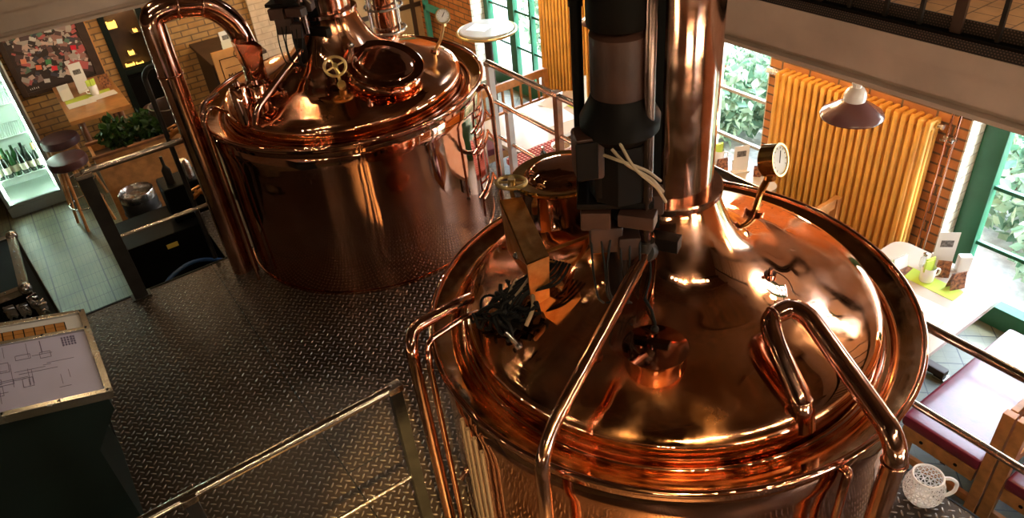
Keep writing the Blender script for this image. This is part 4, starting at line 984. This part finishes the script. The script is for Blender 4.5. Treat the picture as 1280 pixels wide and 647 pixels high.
def napkin_mug(loc, label, rz=0):
    t = thing('mug', label, 'mug', loc, 'mugs with lime napkins')
    x, y, z = loc
    MB().lathe([(0, .0), (.038, 0), (.043, .008), (.044, .10), (.041, .105), (.038, .10), (.037, .012), (0, .01)], loc, 32).tube([(x-.043*math.cos(rz), y-.043*math.sin(rz), z+.085), (x-.075*math.cos(rz), y-.075*math.sin(rz), z+.08), (x-.075*math.cos(rz), y-.075*math.sin(rz), z+.035), (x-.043*math.cos(rz), y-.043*math.sin(rz), z+.025)], .006, 8, .02).build('cup', CERAM, t)
    m = MB()
    for i, (dx, a) in enumerate(((-.02, .2), (0, -.15), (.02, .3))): m.box((x+dx, y+.004*i, z+.12), (.055, .012, .085), rz+a, bev=.004)
    m.build('napkins', LIME, t)
    return t
def menu_holder(loc, rz, label, h=.24):
    t = thing('menu_stand', label, 'menu', loc, 'white menu stands')
    R_ = Matrix.Rotation(rz, 3, 'Z'); L = V(loc)
    MB().box(L+V((0, 0, .006)), (.14, .07, .012), rz, bev=.003).box(L+R_ @ V((0, .012, .06)), (.13, .018, .1), rz, bev=.002).build('base', CERAM, t)
    MB().box(L+R_ @ V((0, .0, h/2+.01)), (.125, .003, h), rz).build('card', PAPER, t, smooth=False)
    MB().box(L+R_ @ V((-.0, -.0022, h*.72)), (.075, .0015, .05), rz).build('printed_picture', P('grey print', (.22, .21, .2), .6, noise_amt=.7, nscale=60), t, smooth=False)
    return t
def food_card(loc, rz, label, w_=.10, h=.13, mat=None):
    t = thing('food_card', label, 'card', loc, 'printed food cards')
    R_ = Matrix.Rotation(rz, 3, 'Z'); L = V(loc)
    for s in (1, -1):
        Rr = R_ @ Matrix.Rotation(-.2*s, 3, 'X')
        MB().box(L+R_ @ V((0, -.022*s, 0))+Rr @ V((0, 0, h/2)), (w_, .002, h), rot=Rr).build('panel', mat or MENU, t, smooth=False)
    return t
def sheet(name, x0, x1, y0, y1, z, mat, label, cat, group=None, rz=0):
    return tag(MB().box(((x0+x1)/2, (y0+y1)/2, z+.001), (x1-x0, y1-y0, .002), rz).build(name, mat, smooth=False, origin=((x0+x1)/2, (y0+y1)/2, z)), label, cat, group)
def cruet(loc, label, h=.11):
    t = thing('cruet', label, 'cruet', loc, 'glass cruets')
    x, y, z = loc
    MB().lathe([(0, 0), (.022, 0), (.024, .006), (.022, h*.6), (.012, h*.75), (.012, h*.85), (0, h*.85)], loc, 20).build('glass', CLEAR, t)
    MB().lathe([(.014, h*.82), (.014, h*.96), (.008, h), (0, h)], loc, 20).build('cap', STEEL, t)
    return t
TZ = -.049
# right-hand dining table and what stands on it
dining_table(3.22, 4.42, 1.36, 2.12, 'pale stone-topped dining table at right in front of the brick wall and green window')
sheet('table_runner', 4.06, 4.19, 1.53, 2.0, TZ, LIME, 'lime green paper runner across the right-hand dining table', 'runner')
sheet('place_mat', 3.62, 3.96, 1.46, 1.88, TZ, PAPER, 'white place mat on the right-hand dining table nearest the kettle', 'place mat', rz=.05)
napkin_mug((4.13, 1.745, TZ+.003), 'white mug stuffed with lime napkins on the right-hand dining table', 2.6)
menu_holder((4.31, 1.76, TZ), -.75, 'tall white menu stand on the right-hand dining table before the green frame', .27)
food_card((4.19, 1.59, TZ+.003), -.45, 'brown food photo card at the window end of the lime runner on the right-hand table', .10, .12)
food_card((4.24, 1.71, TZ+.003), -.9, 'dark food photo card behind the napkin mug on the right-hand table', .08, .12)
food_card((4.12, 1.93, TZ+.003), -.15, 'white folded card at the radiator end of the lime runner on the right-hand table', .12, .09, PAPER)
sheet('flyer', 4.075, 4.18, 1.86, 1.91, TZ+.003, MENU, 'orange printed flyer lying before the white folded card on the right-hand table', 'flyer', rz=.1)
cruet((4.245, 1.84, TZ), 'glass cruet beside the tall white menu stand on the right-hand table')
tag(MB().box((4.385, 1.66, TZ+.06), (.08, .05, .12), -.75, bev=.008).build('napkin_block', PAPER, origin=(4.385, 1.66, TZ)), 'white napkin block between menu stand and window on the right-hand table', 'napkins')
# middle table and far table
dining_table(3.22, 4.42, 3.1, 3.82, 'dining table in the middle window, mostly hidden by the copper column')
menu_holder((4.36, 3.47, TZ), -.5, 'white menu stand on the middle table, left of the pressure gauge', .22)
food_card((4.27, 3.58, TZ), -.4, 'small dark food card on the middle table, seen left of the gauge', .09, .11)
napkin_mug((4.36, 3.70, TZ), 'mug with lime napkins on the middle table beside the copper column', 2.6)
food_card((4.40, 3.33, TZ), -.9, 'small dark card right of the white menu stand on the middle table', .06, .09)
dining_table(3.22, 4.42, 5.0, 5.76, 'pale dining table beyond the red check table, behind the steel railing')
sheet('place_mat', 3.72, 4.08, 5.2, 5.62, TZ, FOLIO, 'blue printed place mat on the pale table beyond the red check table', 'place mat', rz=-.12)
sheet('place_mat', 3.98, 4.18, 5.45, 5.72, TZ+.002, PAPER, 'white paper on the pale table beside the blue place mat', 'place mat', rz=.25)
sheet('table_runner', 4.15, 4.27, 5.1, 5.66, TZ, LIME, 'lime paper runner on the pale table beyond the red check table', 'runner')
menu_holder((4.24, 5.36, TZ), -.55, 'white menu stand on the pale table, in front of the far radiator', .3)
food_card((4.18, 5.14, TZ+.003), -.5, 'brown food card beside the black pole on the pale table', .10, .13)
food_card((4.08, 5.52, TZ+.003), .5, 'white folded card next to the lime runner on the pale table', .09, .11, PAPER)
# benches
bench(3.31, 4.47, .83, 1, 'red leather bench at right whose seat faces the right-hand dining table')
bench(3.31, 4.47, .76, -1, 'red leather bench at the right edge, turned away behind the nearer bench back')
bench(3.31, 4.47, 2.64, -1, 'wooden bench whose back shows before the radiator, behind the near kettle\'s rim')
b4 = bench(3.31, 4.47, 6.22, -1, 'bench with wooden spindle back before the far radiator, beyond the railing')
# radiators and heating pipes
radiator(2.18, 3.44, -.62, .735, 4.60, 'large ochre ribbed radiator at right behind the enamel pendant lamp')
radiator(5.22, 6.50, -.62, .82, 4.60, 'ochre ribbed radiator at the top centre, left of the black pole')
hp = thing('heating_pipe', 'pair of copper heating pipes on the orange brick beside the right radiator', 'pipe', (4.75, 2.1, ZF))
for y in (2.135, 2.085):
    MB().cyl((4.745, y, ZF), (4.745, y, 1.5), .009, seg=12).build('pipe', COPPER_P, hp)
    MB().cyl((4.745, y-.018, .60), (4.745, y+.018, .60), .013).cyl((4.745, y, .60), (4.70, y, .60), .008).box((4.695, y, .60), (.012, .035, .014), bev=.003).build('valve', STEEL, hp)
# pendant lamps
def pendant(loc, label):
    x, y, z = loc
    t = thing('pendant_lamp', label, 'lamp', loc, 'enamel pendant lamps')
    MB().lathe([(.052, .105), (.06, .10), (.165, .03), (.174, .012), (.172, .004), (.160, .02), (.055, .09)], loc, 64, closed=True).build('shade', SHADE, t)
    MB().lathe([(.058, .098), (.062, .12), (.058, .15), (.04, .175), (.025, .18), (.025, .195), (.03, .198), (.03, .21), (0, .21)], loc, 40).build('holder', PORC, t)
    MB().cyl((x, y, z+.2), (x, y, 1.555), .007, seg=12).lathe([(.04, 1.555-z), (.04, 1.53-z), (.01, 1.515-z), (0, 1.515-z)], loc, 24).build('stem', PORC, t)
    MB().sphere((x, y, z-.018), .042, 1.1).build('bulb', BULB, t)
    l = D.lights.new('lamp_light', 'POINT'); l.energy = 7; l.color = (1, .76, .45); l.shadow_soft_size = .05
    o = D.objects.new('lamp_light', l); COL.objects.link(o); o.location = (x, y, z-.09)
    return t
pendant((3.73, 2.225, 1.07), 'mauve enamel pendant lamp in front of the right radiator')
pendant((3.86, 4.56, 1.06), 'mauve enamel pendant lamp at top centre, partly behind the agitator motor')
# lattice mug on the platform corner
lm = thing('lattice_mug', 'white openwork lattice mug standing on the diamond plate corner at lower right', 'mug', (2.575, .835, 0))
m = MB(); prof = spl([(.05, .004), (.075, .03), (.088, .07), (.085, .11), (.07, .15), (.064, .165)], 2); t_ = bmesh.new(); N = 20; rings = []
for j, (r, z) in enumerate(prof): rings.append([t_.verts.new((2.575+r*math.cos(2*PI*(k+.5*(j % 2))/N), .835+r*math.sin(2*PI*(k+.5*(j % 2))/N), z)) for k in range(N)])
for j in range(len(rings)-1):
    for k in range(N):
        a, b = rings[j], rings[j+1]; k2 = (k+1) % N
        if j % 2 == 0: t_.faces.new((a[k], a[k2], b[k])); t_.faces.new((a[k2], b[k2], b[k]))
        else: t_.faces.new((a[k], a[k2], b[k2])); t_.faces.new((a[k], b[k2], b[k]))
bmesh.ops.wireframe(t_, faces=t_.faces[:], thickness=.0055, use_even_offset=True, use_replace=True)
m._merge(t_); m.build('lattice', WPLAST, lm, smooth=False)
MB().torus((2.575, .835, .165), .064, .005, seg=48).lathe([(0, .0), (.052, .0), (.054, .008), (0, .008)], (2.575, .835, 0), 40).build('rim', WPLAST, lm)
hx, hy = .75, -.66
MB().tube([(2.575+hx*r, .835+hy*r, z) for r, z in ((.066, .15), (.10, .152), (.135, .12), (.135, .06), (.105, .03), (.08, .035))], .0085, 10, .03, 5).build('handle', WPLAST, lm)

# ------------------------------------------------------------------ red check table
rt_ = thing('side_table', 'side table under a red check cloth behind the railing, beside the near kettle\'s manway', 'table', (3.18, 4.4, ZF))
X0, X1, Y0, Y1 = 2.91, 3.46, 4.12, 4.67
MB().bb(X0, X1, Y0, Y1, .115, .145, .004).build('tabletop', WHITE_T, rt_)
for x in (X0+.04, X1-.04):
    for y in (Y0+.04, Y1-.04): MB().bb(x-.02, x+.02, y-.02, y+.02, ZF, .115, .003).build('leg', GPOST, rt_)
MB().bb(X0+.02, X1-.02, Y0+.02, Y1-.02, -.45, -.43).build('shelf', WOOD_O, rt_, smooth=False)
m = MB().bb(X0-.008, X1+.008, Y0-.008, Y1+.008, .146, .151, .002).bb(X0-.012, X0-.006, Y0-.008, Y1+.008, .10, .15).bb(X0, X1, Y0-.012, Y0-.006, .10, .15).bb(X0, X1, Y1+.006, Y1+.012, .10, .15).bb(X1+.006, X1+.012, Y0, Y1, .10, .15)
tag(m.build('tablecloth', REDCHK, smooth=False, origin=(3.18, 4.4, .15)), 'red and white check oilcloth on the side table', 'tablecloth')
def bowl(loc, R, fill, label, plant=False):
    t = thing('bowl', label, 'bowl', loc, 'white bowls on the red check table')
    h = R*.75
    MB().lathe([(0, 0), (R*.5, 0), (R*.52, h*.08), (R*.85, h*.5), (R, h), (R*.96, h*1.02), (R*.9, h*.9), (R*.6, h*.3), (0, h*.2)], loc, 44).build('dish', CERAM, t)
    MB().lathe([(R*.86, h*.74), (R*.5, h*.84), (0, h*.88)], loc, 36).build('filling', fill, t)
    if plant:
        m = MB(); rnd = random.Random(2)
        for i in range(16):
            a = rnd.uniform(0, 6.28); q = rnd.uniform(0, R*.4); m.sphere((loc[0]+q*math.cos(a), loc[1]+q*math.sin(a), loc[2]+h+rnd.uniform(0, .03)), .016, 1.3, 8)
        m.build('hop_cones', HOPS, t)
bowl((3.30, 4.45, .152), .086, GRAIN, 'larger white bowl of brown malt on the red check table')
bowl((3.08, 4.26, .152), .062, DGRAIN, 'white bowl of dark malt with green hop cones on the red check table', True)
bowl((3.37, 4.27, .152), .06, DGRAIN, 'white bowl of black malt beside the black pole on the red check table')
sb = thing('sauce_bottle', 'small dark bottle with a steel cap on the red check table', 'bottle', (3.10, 4.43, .152))
MB().lathe([(0, 0), (.024, 0), (.026, .005), (.026, .07), (.012, .095), (.012, .105), (0, .105)], (3.10, 4.43, .152), 24).build('glass', GB2, sb)
MB().lathe([(.014, .10), (.015, .125), (0, .128)], (3.10, 4.43, .152), 20).build('cap', STEEL, sb)

# ------------------------------------------------------------------ bistro table by the far window
bs = thing('bistro_table', 'round bistro table with a brass ring by the far window', 'table', (4.33, 7.12, ZF))
MB().lathe([(0, .27), (.30, .27), (.31, .28), (.31, .292), (.30, .30), (0, .30)], (4.33, 7.12, 0), 64).build('tabletop', P('grey stone top', (.36, .35, .32), .25, noise_amt=.1), bs)
MB().torus((4.33, 7.12, .27), .335, .016, seg=64).build('ring', BRASS, bs)
m = MB()
for i in range(4): a = i*PI/2+.6; m.cyl((4.33+.28*math.cos(a), 7.12+.28*math.sin(a), .27), (4.33+.33*math.cos(a), 7.12+.33*math.sin(a), .27), .008, seg=8)
m.build('bracket', BRASS, bs)
MB().cyl((4.33, 7.12, ZF+.02), (4.33, 7.12, .27), .045).lathe([(0, ZF), (.24, ZF), (.24, ZF+.015), (.06, ZF+.04), (.045, ZF+.06), (0, ZF+.06)], (4.33, 7.12, 0), 40).build('pedestal', WOOD_D, bs)
sheet('menu_sheet', 4.17, 4.38, 7.06, 7.30, .301, PAPER, 'white menu sheet on the round bistro table', 'menu', rz=.5)
ca = thing('carafe', 'small clear carafe at the far side of the bistro table', 'carafe', (4.50, 7.10, .3))
MB().lathe([(0, 0), (.04, 0), (.045, .01), (.045, .08), (.02, .13), (.018, .17), (.026, .19), (.022, .185), (.015, .17), (.016, .13), (.04, .08), (.04, .014), (0, .01)], (4.50, 7.10, .301), 28).build('glass', CLEAR, ca)

# ------------------------------------------------------------------ bar table, stools and things at the back wall
bt = thing('bar_table', 'oak bar table under the photo board', 'table', (.35, 8.8, ZF))
MB().bb(.08, .66, 8.2, 9.4, .205, .25, .006).build('tabletop', WOOD_T, bt)
for x in (.18, .56):
    for y in (8.38, 9.25): MB().cyl((x, y, ZF), (x, y, .205), .024, .03, seg=16).build('leg', WOOD_B, bt)
m = MB()
for x in (.18, .56): m.bb(x-.015, x+.015, 8.38, 9.25, -.62, -.58)
m.build('foot_rail', WOOD_B, bt, smooth=False)
BZ = .251
sheet('table_runner', .13, .58, 8.72, 8.86, BZ, LIME, 'lime runner across the bar table under the photo board', 'runner')
sheet('place_mat', .13, .40, 8.56, 8.72, BZ, PAPER, 'white paper sheet at the left of the bar table', 'place mat', rz=.04)
sheet('place_mat', .36, .62, 8.60, 8.75, BZ+.003, PAPER, 'white paper sheet at the right of the bar table', 'place mat', rz=.1)
menu_holder((.36, 8.98, BZ), .1, 'tall white menu stand on the bar table before the photo board', .3)
food_card((.17, 8.86, BZ+.003), .1, 'white folded card at the left end of the bar table', .11, .16, PAPER)
napkin_mug((.43, 8.78, BZ+.003), 'white mug with lime napkins on the bar table', .2)
food_card((.57, 8.93, BZ), -.2, 'dark food card at the right of the bar table', .10, .14, MENU)
def stool(x, y, label):
    t = thing('bar_stool', label, 'stool', (x, y, ZF), 'round bar stools')
    MB().lathe([(0, .66), (.16, .66), (.185, .675), (.19, .71), (.18, .75), (.14, .765), (0, .77)], (x, y, ZF), 40).build('seat', LEATHER_D, t)
    for i in range(4):
        a = PI/4+i*PI/2+.2; MB().cyl((x+.20*math.cos(a), y+.20*math.sin(a), ZF), (x+.11*math.cos(a), y+.11*math.sin(a), ZF+.66), .014, .019, seg=12).build('leg', WOOD_O, t)
    MB().torus((x, y, ZF+.24), .165, .009, seg=36).build('foot_ring', STEEL, t)
    return t
s1 = stool(-.09, 8.12, 'dark round bar stool in front, at the left corner of the bar table')
dup(s1, (-.07, 8.72, ZF), 'dark round bar stool behind the front one, beside the fridge', .5)
dup(s1, (.98, 8.75, ZF), 'dark stool seen under the swan neck arch, before the brick wall', .2)
# second high table with the sign board
ht = thing('bar_table', 'high table against the brick, seen through the swan neck arch, carrying white cards', 'table', (1.95, 8.8, ZF))
MB().bb(1.62, 2.25, 8.55, 9.5, .24, .28, .005).build('tabletop', WOOD_D, ht)
for x in (1.68, 2.19): MB().bb(x-.03, x+.03, 8.7, 9.4, ZF, .24, .004).build('leg', WOOD_D, ht)
sg = thing('sign_board', 'varnished wooden sign board with a round emblem, seen through the swan neck arch', 'sign', (1.83, 8.5, -.05))
MB().bb(1.64, 2.02, 8.50, 8.53, -.10, .42, .004).build('board', SIGNW, sg)
m = MB().bb(1.70, 1.706, 8.494, 8.499, -.04, .33).bb(1.70, 2.0, 8.494, 8.499, .324, .33).bb(1.74, 1.98, 8.494, 8.499, .22, .224)
m.torus((1.93, 8.497, .345), .055, .004, zrot((0, 1, 0)), seg=32); m.bb(1.895, 1.965, 8.493, 8.498, .335, .345).bb(1.905, 1.955, 8.493, 8.498, .355, .36).bb(1.905, 1.955, 8.493, 8.498, .32, .325).build('emblem', BLACK, sg)
text_into('lettering', 'MALER', BLACK, sg, (1.86, 8.495, .10), Matrix.Rotation(PI/2, 3, 'X'), .075)
st2 = MB().bb(1.66, 2.0, 8.535, 8.55, ZF, -.10).build('board_leg', WOOD_D, sg, smooth=False)
sheet('table_runner', 1.75, 2.1, 8.7, 8.82, .281, LIME, 'lime runner on the high table behind the sign board', 'runner')
menu_holder((1.92, 8.86, .281), .05, 'white menu stand on the high table behind the sign board', .22)
food_card((2.04, 8.80, .285), .1, 'white folded card beside the menu stand on the high table behind the sign board', .10, .16, PAPER)
# lantern and amber things behind the glazed door
def amber(x, z, s, label):
    t = thing('amber_lantern', label, 'lantern', (x, YB+.18, z), 'amber lanterns behind the glazed door')
    MB().bb(x-s, x+s, YB+.15, YB+.22, z, z+s*1.5, .004).build('glass', LAMPY, t)
    MB().bb(x-s*.7, x+s*.7, YB+.16, YB+.21, z+s*1.5, z+s*1.8, .003).build('cap', BRASS, t)
for x, z, s, lb in ((.93, .60, .05, 'bright amber lantern high at the left of the glazed door'), (.96, .09, .05, 'amber lantern at the left of the lit shelf'), (1.02, .26, .03, 'small amber lantern above the lit shelf'), (1.07, .09, .04, 'amber lantern in the middle of the lit shelf'), (1.15, .5, .022, 'tiny amber lantern high at the right of the glazed door'), (1.16, .09, .02, 'tiny amber lantern at the right end of the lit shelf')):
    amber(x, z, s, lb)
    if z > .1: struct(MB().bb(x-.05, x+.05, YB+.13, 9.885, z-.012, z-.001).build('wall_back_shelf', WOOD_D, smooth=False))

# ------------------------------------------------------------------ lamps of the hall and unseen added lights
def spot_rail(x0, x1, y, z, n, label, tgt, e=60, axis='x'):
    t = thing('spot_rail', label, 'spotlights', ((x0+x1)/2, y, z), 'ceiling spot rails')
    MB().bb(x0-.1, x1+.1, y-.02, y+.02, z, z+.03).bb(x0, x0+.02, y-.01, y+.01, z, 4.57).bb(x1-.02, x1, y-.01, y+.01, z, 4.57).build('rail', BLACK, t, smooth=False)
    for i in range(n):
        x = x0+(x1-x0)*i/max(1, n-1); p = V((x, y, z-.06)); d = (V(tgt)-p).normalized(); M_ = zrot(d)
        h = MB().lathe([(0, -.07), (.03, -.065), (.045, .0), (.045, .05), (.04, .05), (.035, .0), (0, -.02)], p, 20, M_).cyl(p-d*.03, (x, y, z), .008, seg=8).build('lamp_head', BLACK, t)
        MB().lathe([(0, .02), (.034, .02), (.034, .026), (0, .028)], p, 20, M_).build('lens', WARMB, h)
        l = D.lights.new('spot_light', 'SPOT'); l.energy = e; l.color = (1, .76, .50); l.spot_size = math.radians(62); l.spot_blend = .6; l.shadow_soft_size = .04
        o = D.objects.new('spot_light', l); COL.objects.link(o); o.location = p+d*.06; o.rotation_euler = (-d).to_track_quat('Z', 'Y').to_euler()
spot_rail(-.3, .9, -1.2, 3.9, 4, 'black spotlight rail under the ceiling beside the near gallery', (1.7, 1.9, 1.0), 22)
spot_rail(1.6, 2.8, -1.6, 4.0, 4, 'black spotlight rail under the ceiling above the right of the near gallery', (1.7, 2.5, .8), 22)
spot_rail(-2.6, -1.6, 1.6, 3.9, 3, 'black spotlight rail under the ceiling above the left gallery', (.9, 4.2, .6), 8)
spot_rail(-1.2, .4, 3.9, 4.2, 4, 'black spotlight rail under the ceiling over the platform', (1.6, 5.2, 1.0), 10)
spot_rail(1.3, 2.6, 6.4, 4.1, 4, 'black spotlight rail under the ceiling over the far kettle', (1.7, 4.6, 1.2), 22)
def warm_point(loc, e, col=(1, .68, .34), r=.06):
    l = D.lights.new('unseen_warm_light', 'POINT'); l.energy = e; l.color = col; l.shadow_soft_size = r
    o = D.objects.new('unseen_warm_light', l); COL.objects.link(o); o.location = loc
for i, (x, y, e_) in enumerate(((3.9, .6, 26), (3.95, 3.0, 40), (3.85, 3.9, 20), (3.9, 5.9, 40), (4.0, 8.2, 20))): warm_point((x, y, 1.42), e_, (1, .72, .38))  # unseen fill lights added under the right gallery to brighten the radiators
def globe(loc, top, label):
    t = thing('globe_lamp', label, 'lamp', loc, 'globe lamps under the galleries')
    MB().sphere(loc, .035, 1, 16).build('globe', GLOBE, t); MB().cyl((loc[0], loc[1], loc[2]+.03), (loc[0], loc[1], top), .005, seg=8).cyl((loc[0], loc[1], loc[2]+.03), (loc[0], loc[1], loc[2]+.07), .018, seg=12).build('cord', BLACK, t)
GLOBE = P('opal globe', (1, .9, .75), .3, emis=(1, .78, .48), estr=150)
for i in range(4): globe((-.9+.16*i, -.9, 1.2), 1.56, 'opal globe lamp in the left row under the near gallery, behind the camera')
for i in range(4): globe((1.0+.16*i, -1.0, 1.25), 1.56, 'opal globe lamp in the middle row under the near gallery, behind the camera')
for i in range(3): globe((2.5+.18*i, -1.2, 1.15), 1.56, 'opal globe lamp in the right row under the near gallery, behind the camera')
for i in range(5): globe((-2.1, .9+.5*i, 1.25), 1.56, 'opal globe lamp in the row under the left gallery, left of the picture')
for i in range(5): globe((-.4+.7*i, 7.05, 1.5), 1.56, 'opal globe lamp in the row tucked under the back gallery beam')
warm_point((4.1, 1.0, 3.0), 55)  # unseen light added to brighten the right gallery floor
warm_point((.3, 5.6, 2.9), 14)  # unseen light added in mid-air to lift the back gallery beam
warm_point((.75, 8.3, 1.35), 17)
warm_point((2.0, 8.4, 1.3), 18)
warm_point((3.6, 8.8, 1.35), 22)
warm_point((1.1, 9.82, .8), 3)
l = D.lights.new('platform_spot', 'SPOT'); l.energy = 3600; l.color = (1, .64, .22); l.spot_size = math.radians(27); l.spot_blend = .2; l.shadow_soft_size = .03
o = D.objects.new('platform_spot', l); COL.objects.link(o); o.location = (-.22, -1.0, 3.55); o.rotation_euler = (V(o.location)-V((.95, 1.55, 0))).to_track_quat('Z', 'Y').to_euler()
sl = D.lights.new('sun', 'SUN'); sl.energy = 9; sl.angle = .01; sl.color = (1, .96, .9)
so = D.objects.new('sun', sl); COL.objects.link(so); so.rotation_euler = V((.35, -.8, .8)).to_track_quat('Z', 'Y').to_euler()
# daylight portals in the window openings
def portal(y0, y1, z0, z1):
    l = D.lights.new('window_portal', 'AREA'); l.shape = 'RECTANGLE'; l.size = z1-z0; l.size_y = y1-y0; l.cycles.is_portal = True
    o = D.objects.new('window_portal', l); COL.objects.link(o); o.location = (5.09, (y0+y1)/2, (z0+z1)/2); o.rotation_euler = (0, PI/2, 0)
for a, b in OPEN: portal(a, b, ZF, ZT)
for a, b in UP: portal(a, b, ZU0, ZU1)

vs = scene.view_settings
scene.display_settings.display_device = 'sRGB'
vs.view_transform = 'Standard'; vs.look = 'None'; vs.exposure = 0.; vs.gamma = 1.; vs.use_curve_mapping = False
